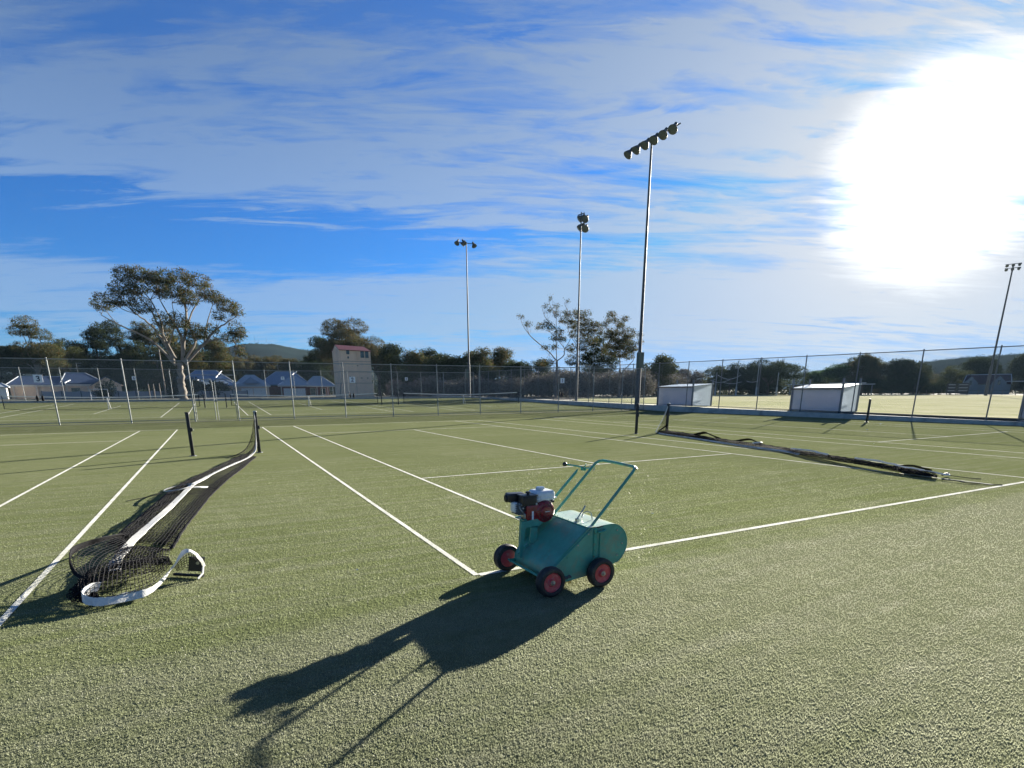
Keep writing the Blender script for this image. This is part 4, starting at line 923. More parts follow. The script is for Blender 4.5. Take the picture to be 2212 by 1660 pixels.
def frame_tree(origin, rtd, clusters, limbs, trunk, label, rt0, size, per, mats, seed, depth=1.0, zb=0.0):
    """tree described in the plane facing the courts: clusters (u, z, ru, rz) given real depth behind/before the plane"""
    rg = random.Random(seed)
    t = empty('gum_tree', (origin[0], origin[1], zb), 0, label, 'tree')
    rv = Vector((rtd[0], rtd[1], 0)); dv = Vector((-rtd[1], rtd[0], 0))
    C3 = []
    span = max(abs(c[0]) for c in clusters)
    for (u, z, a, b) in clusters:
        dd = rg.uniform(-1, 1) * depth * math.sqrt(max(0.15, 1 - (u / (span * 1.1)) ** 2)) * span * 0.55
        C3.append((u, dd, z, a, b))
    def W(u, d_, z): p = rv * u + dv * d_; return Vector((p.x, p.y, z))
    tm = MB()
    limb_tube(tm, [W(u, 0, z) for u, z in trunk], rt0, rt0 * 0.62, rg, 10)
    tops = []
    for l in limbs:
        e = l[-1]; best = min(C3, key=lambda c: (c[0] - e[0]) ** 2 + (c[2] - e[1]) ** 2)
        m_ = len(l) - 1; zz = [(u, best[1] * (i / m_) ** 1.3, z) for i, (u, z) in enumerate(l)]
        r0 = rt0 * (0.36 if l[0][1] < trunk[-1][1] * 1.25 else 0.22)
        limb_tube(tm, [W(*q) for q in zz], r0, rt0 * 0.07, rg)
        for q in zz: tops.append(q)
    for c in C3:  # fine branches from the nearest limb point below each clump
        cand = sorted(tops, key=lambda q: (q[0] - c[0]) ** 2 + (q[1] - c[1]) ** 2 * 0.4 + (q[2] - c[2]) ** 2 + (6 if q[2] > c[2] - 0.1 else 0))[:2]
        for q in cand:
            for k in range(2):
                e = (c[0] + rg.uniform(-0.7, 0.7) * c[3], c[1] + rg.uniform(-0.5, 0.5) * c[3], c[2] + rg.uniform(-0.2, 0.7) * c[4])
                mid = tuple((q[i] * 0.5 + e[i] * 0.5) + (rg.uniform(-0.2, 0.2), rg.uniform(-0.2, 0.2), -0.15)[i] for i in range(3))
                limb_tube(tm, [W(*q), W(*mid), W(*e)], rt0 * 0.085, rt0 * 0.02, rg, 4)
    tm.build('trunk', M_bark, t, True)
    lm = MB(); CL = []
    for (u, d_, z, a, b) in C3:
        p = W(u, d_, z); CL.append((p.x, p.y, p.z, a, a, b))
    leaf_cloud(lm, CL, per, size, rg, 0.4)
    lm.build('crown', mats, t)
    return t
BIG = [(-3.98, 13.7, 1.43, 0.79), (-2.82, 13.98, 1.43, 0.71), (-1.6, 13.85, 1.58, 0.79), (-0.34, 13.77, 1.43, 0.79), (0.3, 13.32, 0.79, 0.48), (-4.41, 12.32, 1.74, 0.79), (-3.34, 12.03, 1.43, 0.63), (-1.19, 12.7, 1.43, 0.95), (-0.34, 12.14, 1.11, 0.79), (-6.76, 10.56, 1.19, 1.03), (-5.53, 10.76, 1.11, 0.71), (-4.42, 10.84, 1.27, 0.79), (-2.82, 10.19, 1.27, 0.95), (1.4, 14.43, 1.11, 0.71), (2.06, 13.98, 0.79, 0.48), (3.19, 13.31, 1.43, 0.79), (3.99, 12.72, 1.27, 0.79), (4.68, 12.25, 1.27, 0.79), (5.37, 11.64, 0.95, 0.63), (1.82, 12.17, 0.95, 1.11), (1.84, 11.4, 1.27, 0.95), (0.59, 11.95, 1.11, 0.79), (6.06, 11.02, 1.27, 0.79), (6.9, 10.4, 0.95, 0.95), (5.0, 9.75, 0.79, 0.63), (-1.03, 8.89, 1.27, 0.79), (0.62, 8.71, 1.11, 0.95), (1.27, 8.09, 1.11, 0.95), (2.34, 7.74, 1.27, 0.95), (-0.64, 7.48, 0.95, 0.95), (6.79, 8.34, 1.11, 0.95), (6.14, 7.35, 1.43, 0.63), (7.41, 7.96, 0.63, 0.79), (7.03, 5.85, 0.79, 0.79), (4.04, 8.22, 0.95, 0.63)]
BIG = [(u, z, a * 0.88, b * 1.25) for u, z, a, b in BIG]
BIGL = [[(-0.39, 4.02), (-2.0, 6.24), (-3.35, 7.36), (-5.66, 8.52), (-7.05, 9.43)], [(-0.46, 4.42), (-1.33, 6.79), (-2.27, 8.44), (-3.49, 9.52), (-4.47, 10.46)], [(-0.34, 4.83), (-1.24, 7.45), (-2.04, 9.99), (-2.98, 11.44)], [(0.37, 4.6), (0.61, 7.26), (-0.32, 9.7), (-1.18, 11.95)], [(0.58, 5.2), (1.55, 10.21), (1.33, 12.13), (1.3, 13.66)], [(0.5, 4.4), (2.1, 6.92), (1.62, 8.9), (2.97, 11.6), (3.83, 12.45)], [(0.6, 4.2), (2.94, 6.55), (4.43, 8.23), (5.83, 9.12), (6.99, 10.0)], [(2.27, 6.25), (4.29, 7.14), (6.27, 7.36)], [(2.92, 6.41), (3.63, 9.0), (4.56, 11.32)], [(-1.23, 6.66), (-1.25, 9.01), (-1.98, 11.26), (-3.3, 13.02)], [(-0.94, 6.15), (0.12, 8.56), (0.18, 10.77)], [(6.26, 7.22), (7.03, 5.85)]]
frame_tree((-4.96, 75.80), (0.999, 0.039), BIG, BIGL, [(-0.15, -0.3), (-0.08, 1.2), (-0.03, 2.4), (0.0, 4.3)], 'tallest spreading gum tree with pale limbs, behind the back fence on the left', 0.50, 0.165, 100, [M_leafg, M_leafb], 11, 0.6, 0.75)
E1 = [(-5.22, 11.34, 0.29, 0.33), (-4.22, 10.31, 0.43, 0.43), (-2.33, 9.93, 0.57, 0.57), (-1.39, 10.0, 0.57, 0.38), (-0.82, 9.46, 0.57, 0.38), (-1.62, 12.46, 0.29, 0.29), (-1.05, 11.93, 0.38, 0.24), (-0.14, 12.78, 0.38, 0.24), (-0.02, 11.74, 0.43, 0.57), (-0.94, 13.75, 0.19, 0.33), (1.38, 13.27, 0.19, 0.24), (0.04, 8.47, 0.86, 0.57), (0.31, 9.09, 0.57, 0.29), (-1.73, 6.97, 0.57, 0.29), (-0.21, 6.96, 0.48, 0.38), (0.89, 8.28, 0.48, 0.38), (-0.93, 4.7, 0.57, 0.48), (-1.89, 4.89, 0.57, 0.57)]
E1 = [(u, z, a * 1.18, b * 1.18) for u, z, a, b in E1]
E1L = [[(0.11, 4.9), (0.11, 5.23), (-0.02, 6.95), (-0.08, 10.07), (-0.06, 11.39), (-0.09, 12.78)], [(0.01, 5.24), (-0.96, 6.33), (-2.11, 7.25), (-3.26, 8.16), (-4.02, 8.98), (-4.22, 10.31)], [(-2.11, 7.25), (-3.93, 8.8), (-4.98, 10.32), (-5.22, 11.34)], [(0.11, 5.14), (1.13, 5.95), (1.21, 6.85), (2.02, 8.27), (1.8, 9.51)], [(-0.07, 9.54), (-1.41, 10.8), (-1.89, 11.59), (-2.23, 12.73)], [(-0.1, 10.95), (-0.68, 12.18), (-1.16, 13.15), (-0.94, 13.92)], [(1.21, 6.85), (0.14, 8.12), (-1.01, 9.2), (-2.33, 9.75)], [(1.44, 10.75), (1.5, 11.97), (1.06, 12.93), (1.38, 13.44)]]
frame_tree((43.45, 66.59), (0.842, -0.539), E1, E1L, [(0.1, -0.3), (0.08, 2), (0.1, 5.2)], 'tall sparse gum tree with bare upturned limbs, left of the four-lamp pole', 0.24, 0.16, 95, [M_leafg, M_leafb], 12, 0.9, 0.6)
E2 = [(-1.77, 12.05, 0.48, 0.29), (-1.75, 11.23, 0.76, 0.57), (-0.76, 10.47, 0.57, 0.57), (-0.42, 12.29, 0.38, 0.38), (0.18, 11.64, 0.57, 0.57), (0.5, 10.72, 0.57, 0.48), (1.23, 11.89, 0.38, 0.38), (1.37, 10.71, 0.48, 0.48), (2.44, 10.5, 0.67, 0.29), (2.96, 9.48, 0.57, 0.57), (0.23, 9.9, 0.76, 0.57), (-0.96, 7.03, 0.57, 0.48), (1.22, 9.33, 0.67, 0.57), (2.17, 9.86, 0.57, 0.48), (-0.73, 9.18, 0.48, 0.48), (0.76, 8.41, 0.67, 0.48), (0.61, 7.1, 0.67, 0.57), (-1.01, 5.23, 0.67, 0.76), (2.04, 8.2, 0.67, 0.57)]
E2 = [(u, z, a * 1.4, b * 1.4) for u, z, a, b in E2]
E2L = [[(0.3, 4.27), (0.3, 5.79), (0.3, 7.67), (0.34, 9.53), (0.18, 11.37)], [(0.3, 5.79), (-0.65, 6.46), (-1.65, 6.95)], [(0.3, 7.67), (1.23, 9.05), (2.07, 9.87), (2.53, 10.5)], [(0.31, 7.2), (-0.91, 8.62), (-1.53, 9.93), (-1.75, 11.23)], [(0.34, 9.53), (1.18, 10.43), (1.23, 11.89)]]
frame_tree((48.28, 68.17), (0.822, -0.570), E2, E2L, [(0.3, -0.3), (0.28, 2.4), (0.3, 4.4)], 'tall open gum tree directly behind the four-lamp pole', 0.24, 0.16, 110, [M_leafg, M_leafb], 13, 0.9, 0.6)
E3 = [(0.33, 8.14, 0.76, 0.57), (1.67, 7.44, 0.95, 0.76), (0.16, 6.97, 0.86, 0.67), (2.44, 5.96, 1.14, 0.76), (0.62, 5.79, 1.14, 0.76), (-1.01, 5.41, 0.86, 0.67), (1.31, 8.9, 0.67, 0.57), (-0.63, 6.2, 0.76, 0.57), (3.28, 5.36, 0.76, 0.57), (0.3, 4.4, 1.3, 0.6), (2.0, 4.4, 1.4, 0.7)]
E3 = [(u, z, a * 1.35, b * 1.35) for u, z, a, b in E3]
frame_tree((52.37, 70.17), (0.808, -0.590), E3, [[(0.5, 3.0), (0.4, 5.4), (0.33, 7.8)], [(0.5, 3.2), (1.5, 5.5), (1.7, 7.2)], [(0.5, 3.0), (-0.6, 4.6), (-0.9, 5.4)]], [(0.5, -0.3), (0.5, 3.2)], 'dark mid-height gum tree between the two tall open gum trees', 0.24, 0.17, 125, [M_leafd, M_leafg], 14, 0.9, 0.5)
E4 = [(-1.19, 11.03, 0.38, 0.38), (-0.65, 11.37, 0.48, 0.38), (-1.73, 10.42, 0.38, 0.29), (-0.24, 10.65, 0.38, 0.29), (0.51, 10.45, 0.38, 0.29), (1.14, 10.79, 0.38, 0.33), (-0.55, 9.23, 0.76, 0.48), (0.42, 8.49, 0.95, 0.76), (1.78, 9.0, 0.67, 0.67), (1.84, 7.92, 0.57, 0.76), (1.23, 7.21, 0.95, 0.76), (0.0, 7.42, 0.86, 0.76), (-0.82, 6.71, 0.86, 0.76), (0.71, 6.23, 0.86, 0.67), (2.36, 6.92, 0.48, 0.76), (3.27, 8.78, 0.33, 0.29), (3.42, 7.89, 0.33, 0.33), (2.91, 7.0, 0.29, 0.38), (-0.91, 8.88, 0.57, 0.57), (0.63, 9.92, 0.48, 0.38), (1.95, 5.93, 0.57, 0.57)]
E4 = [(u, z, a * 1.4, b * 1.4) for u, z, a, b in E4]
E4L = [[(0.82, 4.12), (0.7, 5.59), (0.47, 7.41), (0.29, 9.21), (-0.24, 10.56), (-0.65, 11.37)], [(0.7, 5.59), (1.89, 6.93), (2.89, 7.36), (3.42, 7.89), (3.27, 8.78)], [(0.47, 7.41), (1.13, 9.19), (1.14, 10.79)], [(0.49, 6.96), (-0.51, 8.33), (-1.13, 9.6), (-1.19, 11.03)], [(0.8, 3.2), (2.11, 4.65), (2.71, 5.55), (2.36, 6.92)], [(-1.13, 9.6), (-1.73, 10.42)]]
frame_tree((51.56, 63.25), (0.784, -0.621), E4, E4L, [(0.8, -0.3), (0.8, 4.2)], 'tall leafy gum tree just left of the tallest light pole', 0.24, 0.16, 120, [M_leafg, M_leafb], 15, 0.9, 0.5)

CNT = {}
ORD = ['first', 'second', 'third', 'fourth', 'fifth', 'sixth', 'seventh', 'eighth', 'ninth', 'tenth', 'eleventh', 'twelfth', 'thirteenth', 'fourteenth', 'fifteenth', 'sixteenth', 'seventeenth', 'eighteenth', 'nineteenth', 'twentieth', 'twenty-first', 'twenty-second', 'twenty-third']
def gtree(kind, x, y, wd, h, label, group, zb, seed):
    rg = random.Random(seed); nm = {'bush': 'shrub', 'greybush': 'twiggy_shrub', 'bare': 'bare_tree', 'grey': 'grey_tree', 'umbrella': 'spreading_tree'}.get(kind, 'tree')
    t = empty(nm, (x, y, zb), 0, label, 'shrub' if 'bush' in kind else 'tree', group)
    tm = MB(); cl = []; wd *= 1.42 if kind in ('dense', 'mixed', 'dark', 'green') else 1.18; h *= 1.07 if kind in ('dense', 'mixed') else 1.0
    r = wd / 2; rt0 = 0.05 + h * 0.022
    if kind in ('gum', 'gum2', 'tall', 'tall2', 'umbrella'):
        nb = {'gum': 11, 'gum2': 8, 'tall': 24, 'tall2': 9, 'umbrella': 13}[kind]; th = h * {'umbrella': 0.35}.get(kind, 0.3)
        limb_tube(tm, [(0, 0, -0.3), (rg.uniform(-.2, .2), rg.uniform(-.2, .2), th)], rt0, rt0 * 0.7, rg, 8)
        for k in range(nb):
            a = 2 * math.pi * k / nb + rg.uniform(-0.3, 0.3); q = math.sqrt(rg.uniform(0.02, 1))
            if kind == 'umbrella': zz = h * (0.88 - 0.28 * q * q) + rg.uniform(-0.3, 0.1)
            elif kind == 'tall': zz = h * (0.94 - 0.4 * q * q) - rg.uniform(0, 0.32) * h
            else: zz = h * (0.92 - 0.3 * q) - rg.uniform(0, 0.3) * h
            px_, py_ = math.cos(a) * r * 0.85 * q, math.sin(a) * r * 0.85 * q
            s_ = r * rg.uniform(0.28, 0.48) * (1.15 if kind == 'tall' else 1); cl.append((px_, py_, zz, s_, s_, s_ * 0.7))
            limb_tube(tm, [(0, 0, th * 0.9), (px_ * 0.45, py_ * 0.45, th + (zz - th) * 0.55), (px_, py_, zz)], rt0 * 0.4, rt0 * 0.08, rg, 5)
        if kind in ('gum', 'gum2'):
            for k in range(5): cl.append((rg.uniform(-r, r) * 0.7, rg.uniform(-r, r) * 0.7, h * rg.uniform(0.25, 0.5), r * 0.45, r * 0.45, r * 0.4))
        per, size = (64, 0.19)
    elif kind in ('dense', 'dark', 'mixed', 'green'):
        limb_tube(tm, [(0, 0, -0.3), (0, 0, h * 0.7)], rt0, rt0 * 0.4, rg, 7)
        nb = 20
        for k in range(nb):
            a = rg.uniform(0, 6.283); q = math.sqrt(rg.uniform(0, 1)); zt = rg.random()
            env = math.sqrt(max(0.05, 1 - (abs(zt - 0.45) / 0.62) ** 2))
            s_ = r * rg.uniform(0.30, 0.5); zz = h * (0.14 + 0.74 * zt)
            cl.append((math.cos(a) * r * 0.72 * q * env, math.sin(a) * r * 0.72 * q * env, zz, s_, s_, s_ * 0.8))
            limb_tube(tm, [(0, 0, zz * 0.5), cl[-1][:3]], rt0 * 0.25, rt0 * 0.06, rg, 4)
        cl.append((rg.uniform(-.3, .3) * r, 0, h * 0.9, r * 0.35, r * 0.35, h * 0.1))
        per, size = (60, 0.23)
    elif kind == 'bush':
        for k in range(9):
            a = rg.uniform(0, 6.283); q = math.sqrt(rg.uniform(0, 1)); s_ = r * rg.uniform(0.35, 0.55)
            cl.append((math.cos(a) * r * 0.6 * q, math.sin(a) * r * 0.6 * q, h * rg.uniform(0.2, 0.75), s_, s_, h * 0.24))
        limb_tube(tm, [(0, 0, -0.2), (0, 0, h * 0.6)], rt0, rt0 * 0.4, rg, 6); per, size = (44, 0.21)
    else:  # bare, grey, greybush: branching twigs
        def br(p, d, L, rr, lev):
            q = p + d * L; tm.tube([p, (p + q) / 2 + Vector((rg.uniform(-1, 1), rg.uniform(-1, 1), 0)) * L * 0.06, q], [rr, rr * 0.8, rr * 0.6], 4 if lev < 3 else 3, caps=False)
            if lev >= 4: return
            for _ in range(3 if kind != 'bare' else (3 if lev < 3 else 4)):
                nd = (d + Vector((rg.gauss(0, 0.45), rg.gauss(0, 0.45), rg.gauss(0.08, 0.25)))).normalized(); br(q, nd, L * rg.uniform(0.62, 0.82), rr * 0.58, lev + 1)
        ns = 1 if kind != 'greybush' else 4
        for s_ in range(ns):
            st_ = Vector((rg.uniform(-r, r) * 0.5, rg.uniform(-r, r) * 0.4, -0.1)) if ns > 1 else Vector((0, 0, -0.2))
            br(st_, Vector((rg.uniform(-.3, .3), rg.uniform(-.3, .3), 1)).normalized(), h * (0.30 if kind == 'bare' else 0.27), rt0 * (0.9 if ns == 1 else 0.5), 0)
        for k in range(22 if kind != 'bare' else 0):
            s_ = r * 0.5; cl.append((rg.uniform(-r, r) * 0.7, rg.uniform(-r, r) * 0.6, h * rg.uniform(0.12, 0.8), s_, s_, s_ * 0.6))
        per, size = (34, 0.20)
    tm.build('trunk' if 'bush' not in kind else 'stems', M_twig if kind in ('bare', 'greybush', 'grey') else (M_bark if kind in ('gum', 'gum2', 'tall') else M_barkd), t, True)
    if cl:
        lm = MB(); leaf_cloud(lm, cl, per, size, rg, 0.15); vm = rg.choice(([M_leafd, M_leafg], [M_leafd, M_leafg], [M_leafg, M_leafm], [M_leafg, M_leafb], [M_leafd, M_leafm]))
        ms = {'gum': [M_leafg, M_leafb], 'gum2': [M_leafg, M_leafm], 'tall': [M_leafm, M_leafb], 'tall2': [M_leafm, M_leafb], 'dense': vm, 'dark': [M_leafd, M_leafd], 'mixed': [M_leafm, M_leafb], 'umbrella': [M_leafd, M_leafg], 'green': [M_leaff, M_leafd], 'bush': [M_leafd, M_leafg], 'grey': [M_twig, M_leafm], 'greybush': [M_twig, M_leafm]}[kind]
        lm.build('crown' if 'bush' not in kind else 'foliage', ms, t)
    return t
TREES = [
('gum', -22.5, 93.7, 5.4, 10.6, 'gum tree with tufted top at the far left, behind the blue-roofed house', None),
('gum2', -20.0, 98.3, 4.0, 9.4, 'rounded gum tree right of the tufted one, behind the blue roof', None),
('dense', -16.8, 102.8, 3.8, 9.2, 0, 'L'), ('dense', -14.6, 110.2, 4.8, 10.2, 0, 'L'), ('dense', -10.7, 105.5, 4.8, 9.8, 0, 'L'), ('dense', -7.3, 113.7, 5.0, 10.7, 0, 'L'), ('dense', -2.4, 107.9, 5.0, 9.4, 0, 'L'), ('dense', -0.1, 100.8, 4.1, 7.8, 0, 'L'),
('dense', -23.5, 103.7, 4.4, 6.6, 0, 'L'), ('dense', -19.2, 100.4, 4.4, 6.6, 0, 'L'), ('dense', -12.4, 101.0, 4.6, 7.0, 0, 'L'), ('dense', -5.0, 102.0, 4.6, 6.6, 0, 'L'), ('dense', -27.5, 104.0, 4.4, 6.2, 0, 'L'), ('dense', -8.8, 98.0, 4.4, 6.0, 0, 'L'),
('mixed', 3.7, 145.8, 5.6, 8.4, 0, 'M'), ('mixed', 8.4, 155.5, 6.0, 9.3, 0, 'M'), ('mixed', 11.6, 145.3, 6.2, 8.2, 0, 'M'), ('mixed', 16.6, 149.8, 6.2, 8.3, 0, 'M'), ('mixed', 14.0, 160.0, 6.2, 9.6, 0, 'M'), ('mixed', 6.0, 150.0, 6.0, 8.0, 0, 'M'), ('mixed', 21.0, 150.0, 6.0, 9.0, 0, 'M'),
('dark', 18.3, 131.5, 6.0, 7.4, 'black-green bushy tree between the house roofs and the tower', None),
('dense', 16.8, 104.3, 4.7, 8.6, 'dark tree close behind the left side of the tower', None), ('mixed', 19.6, 108.8, 3.4, 8.7, 'olive tree behind the tower, low part of its left side', None),
('tall', 19.0, 91.6, 8.2, 12.4, 'tall leafy gum tree rising above the tower roof', None), ('tall2', 25.0, 96.3, 4.6, 10.0, 'smaller gum tree leaning out at the right of the tower', None),
('dense', 28.0, 96.5, 5.2, 8.4, 0, 'R'), ('dense', 29.0, 88.9, 4.6, 7.0, 0, 'R'), ('dense', 34.3, 93.4, 5.0, 7.8, 0, 'R'), ('dense', 34.5, 84.7, 5.1, 5.9, 0, 'R'), ('dense', 39.9, 88.9, 5.4, 6.8, 0, 'R'), ('dense', 40.4, 84.3, 4.4, 7.4, 0, 'R'), ('dense', 46.2, 89.2, 4.3, 8.0, 0, 'R'), ('dense', 49.1, 79.6, 3.6, 6.0, 0, 'R'), ('dense', 31.6, 84.5, 4.6, 5.6, 0, 'R'), ('dense', 37.6, 82.0, 4.8, 5.0, 0, 'R'), ('dense', 44.0, 80.0, 4.8, 5.2, 0, 'R'), ('dense', 25.6, 87.5, 4.2, 6.0, 0, 'R'),
('gum2', 47.1, 83.0, 4.9, 8.0, 'pale open gum tree left of the tall sparse gum', None),
('bare', 33.3, 100.1, 6.0, 9.9, 'leafless tree showing above the dark trees right of the tower', None),
('dense', 65.9, 69.4, 4.6, 6.5, 'dark tree just right of the tallest light pole', None),
('grey', 86.0, 84.8, 4.7, 5.8, 'hazy grey tree left of the football goal posts', None), ('grey', 91.8, 86.0, 4.8, 5.6, 'second hazy grey tree, nearer the goal posts', None), ('grey', 79.0, 83.0, 5.0, 5.6, 'hazy grey tree behind the mesh-sided shelter', None),
('gum2', 90.8, 79.7, 4.4, 7.1, 'layered gum tree with flat tufts above the left goal posts', None),
('dense', 92.8, 77.6, 4.6, 5.8, 'dark round tree between the tall goal posts', None),
('umbrella', 97.3, 72.0, 9.4, 6.5, 'broad flat-topped dark tree right of the goal posts', None),
('dense', 99.5, 75.0, 6.0, 4.6, 'dark low tree under the broad flat-topped tree', None),
('green', 123.3, 78.5, 5.2, 4.9, 'fresh green tree right of the church tower', None), ('green', 120.6, 73.5, 5.0, 5.8, 'larger fresh green tree above the dugout roof', None),
('umbrella', 127.0, 72.7, 6.6, 8.4, 'airy flat-topped tree above the pavilion', None), ('dense', 121.1, 66.0, 7.0, 7.0, 'very wide dark tree mass behind the oval, left half', None), ('dense', 121.1, 59.5, 6.6, 6.2, 'very wide dark tree mass behind the oval, right half', None),
('bush', 115.2, 63.2, 5.5, 3.4, 'rounded bush at the oval edge right of the second dugout', None), ('bush', 114.7, 57.9, 4.4, 3.2, 'rounded bush in the middle of the oval edge', None), ('bush', 118.0, 55.8, 4.0, 3.5, 'rounded bush left of the scoreboard', None), ('bush', 119.0, 52.0, 5.0, 2.8, 'low bush beside the scoreboard', None),
('gum2', 134.9, 57.4, 4.8, 6.4, 'tufted tree behind the scoreboard', None), ('dense', 154.9, 61.6, 6.5, 6.9, 'dark tree left behind the white-gabled house', None), ('dense', 160.0, 54.1, 7.5, 7.7, 'dark tree right behind the white-gabled house', None), ('dense', 149.0, 47.2, 6.8, 6.9, 'dark tree at the far right edge behind the oval', None), ('dense', 131.0, 63.0, 6.0, 4.5, 'dark low tree left of the scoreboard', None),
('dense', 96.7, 77.5, 3.1, 3.8, 'small dark tree between the goal posts and flat-topped tree', None),
]
GB = [(41.6, 68.9, 4.2, 3.7), (46.1, 69.6, 4.3, 4.1), (46.6, 64.5, 4.4, 3.6), (50.6, 64.0, 4.1, 3.8), (54.8, 63.2, 4.8, 4.2), (60.0, 67.0, 4.0, 4.1), (65.0, 68.8, 4.6, 3.9), (70.0, 71.0, 4.6, 3.8), (74.0, 76.0, 4.6, 3.8), (24.3, 79.9, 4.2, 2.8), (29.0, 80.4, 4.4, 3.2), (31.6, 77.2, 4.3, 3.0), (36.0, 77.5, 5.2, 2.8), (39.1, 73.8, 5.1, 2.9)]
names = {'L': ('dense dark tree, %s from the left in the belt behind the grey panel fence', 'dark trees behind the grey panel fence'), 'M': ('olive brown tree, %s from the left in the bush behind the house roofs', 'olive trees beyond the house roofs'), 'R': ('dark tree, %s from the left in the belt right of the tower', 'dark trees right of the tower')}
for gk in 'LMR':
    idx = sorted([i for i, t_ in enumerate(TREES) if t_[6] == gk], key=lambda i: math.atan2(TREES[i][1] + 1.87, TREES[i][2] + 4.14))
    for k, i in enumerate(idx): t_ = TREES[i]; TREES[i] = t_[:5] + (names[gk][0] % ORD[k], names[gk][1])
for i, (k, x, y, wd, h, lb, gp) in enumerate(TREES):
    if x < 20 and y < 116:
        f_ = 1.34; x, y, wd, h = -1.87 + (x + 1.87) * f_, -4.14 + (y + 4.14) * f_, wd * f_, h * f_ * 1.1 + 0.3
    zb = 0.72 if y > 80 and x < 60 else 0.42
    gtree(k, x, y, wd, h, lb, gp, zb, 100 + i)
GB += [(x_, y_, 5.2, 4.6) for x_, y_ in ((52.0, 86.0), (56.5, 84.5), (61.0, 83.0), (66.0, 81.5), (71.0, 80.5), (58.5, 76.5), (54.0, 79.5), (63.5, 75.0), (49.0, 75.0))]
GB.sort(key=lambda q: math.atan2(q[0] + 1.87, q[1] + 4.14))
for i, (x, y, wd, h) in enumerate(GB):
    gtree('greybush', x, y, wd, h, 'grey twiggy shrub, %s from the left in the scrub behind the far courts' % ORD[i], 'grey scrub behind the far courts', 0.6, 300 + i)

# undergrowth closing the gaps below the far trees
rg = random.Random(77); lm = MB(); cl = []
for k in range(46):
    a = R(43 + 31 * k / 45); d = 176 + 6 * math.sin(k * 1.7) - (0 if k > 22 else 40)
    cl.append((-1.87 + d * math.sin(a), -4.14 + d * math.cos(a), 0.9 + rg.uniform(0, 0.7), 3.2, 3.2, rg.uniform(1.6, 2.6)))
for k in range(50):
    a = R(-16 + 58 * k / 49); d = 165 if k < 26 else 118
    cl.append((-1.87 + d * math.sin(a), -4.14 + d * math.cos(a), 1.5 + rg.uniform(0, 0.6), 3.6, 3.6, rg.uniform(2.0, 3.0)))
leaf_cloud(lm, cl, 9, 0.38, rg, 0.1)
tag(lm.build('undergrowth', [M_leafd, M_leafm]), kind='stuff')
# ------------------------------------------------------------------ hills
def hill(name, origin, rtd, prof, depth, m, zlow=-2):
    rv = Vector((rtd[0], rtd[1])); dv = Vector((-rtd[1], rtd[0])); rows = []
    rg = random.Random(5); prof = sorted(prof)
    us = np.linspace(prof[0][0], prof[-1][0], 70); zs = np.interp(us, [p[0] for p in prof], [p[1] for p in prof])
    for j in range(9):
        f = j / 8; k = math.sin(f * math.pi / 2) if j < 8 else 1
        row = []
        for u, z in zip(us, zs):
            p = rv * float(u) + dv * ((f - 1) * depth); zz = zlow + (z - zlow) * k + (rg.uniform(-1, 1) * 0.012 * z)
            row.append((origin[0] + p.x, origin[1] + p.y, zz))
        rows.append(row)
    back = [(origin[0] + (rv * float(u) + dv * depth).x, origin[1] + (rv * float(u) + dv * depth).y, zlow) for u in us]
    rows.append(back)
    return tag(MB().grid(rows).build(name, m, smooth=True), kind='structure')
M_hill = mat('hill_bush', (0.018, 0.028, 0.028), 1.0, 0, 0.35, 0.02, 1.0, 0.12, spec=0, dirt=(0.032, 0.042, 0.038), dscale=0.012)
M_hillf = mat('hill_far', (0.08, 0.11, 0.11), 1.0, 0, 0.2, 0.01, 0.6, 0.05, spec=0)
HP = [(-330, 40), (-287.48, 59.28), (-269.83, 57.5), (-233.43, 50.03), (-143.34, 45.92), (-76.63, 53.17), (-40.09, 59.76), (-24.32, 64.45), (-8.49, 67.95), (9.57, 67.8), (24.24, 67.56), (36.43, 65.33), (55.01, 61.94), (80.61, 59.92), (122.87, 55.15), (164.3, 47.7), (237.44, 34.56), (330, 20)]
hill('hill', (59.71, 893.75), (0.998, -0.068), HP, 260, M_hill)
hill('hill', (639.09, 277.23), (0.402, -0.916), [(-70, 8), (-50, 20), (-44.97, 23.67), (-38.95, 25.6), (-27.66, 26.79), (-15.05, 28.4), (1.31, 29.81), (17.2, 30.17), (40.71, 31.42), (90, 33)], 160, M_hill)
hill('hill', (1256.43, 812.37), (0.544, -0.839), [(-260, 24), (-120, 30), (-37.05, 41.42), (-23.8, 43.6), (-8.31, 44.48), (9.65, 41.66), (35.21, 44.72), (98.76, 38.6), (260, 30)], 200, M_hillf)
for k, (u, zt, zb_) in enumerate(((2.0, 76.5, 66.0), (6.9, 73.0, 66.0), (17.3, 75.2, 66.0))):
    x, y = 58.34 + 0.998 * u, 873.8 - 0.068 * u
    t = empty('radio_mast', (x, y, zb_), 0, ('left, tallest', 'middle, shortest', 'right')[k] + ' radio mast on the hilltop', 'mast', 'radio masts on the hill')
    h = zt - zb_; mb = MB()
    for s_ in range(3):
        a = s_ * 2.094; mb.tube([(0.35 * math.cos(a), 0.35 * math.sin(a), -1), (0.12 * math.cos(a), 0.12 * math.sin(a), h)], 0.06, 4)
    for q in range(int(h)): mb.box((0, 0, q + 0.5), (0.5, 0.5, 0.06))
    mb.build('lattice_column', M_galvd, t)
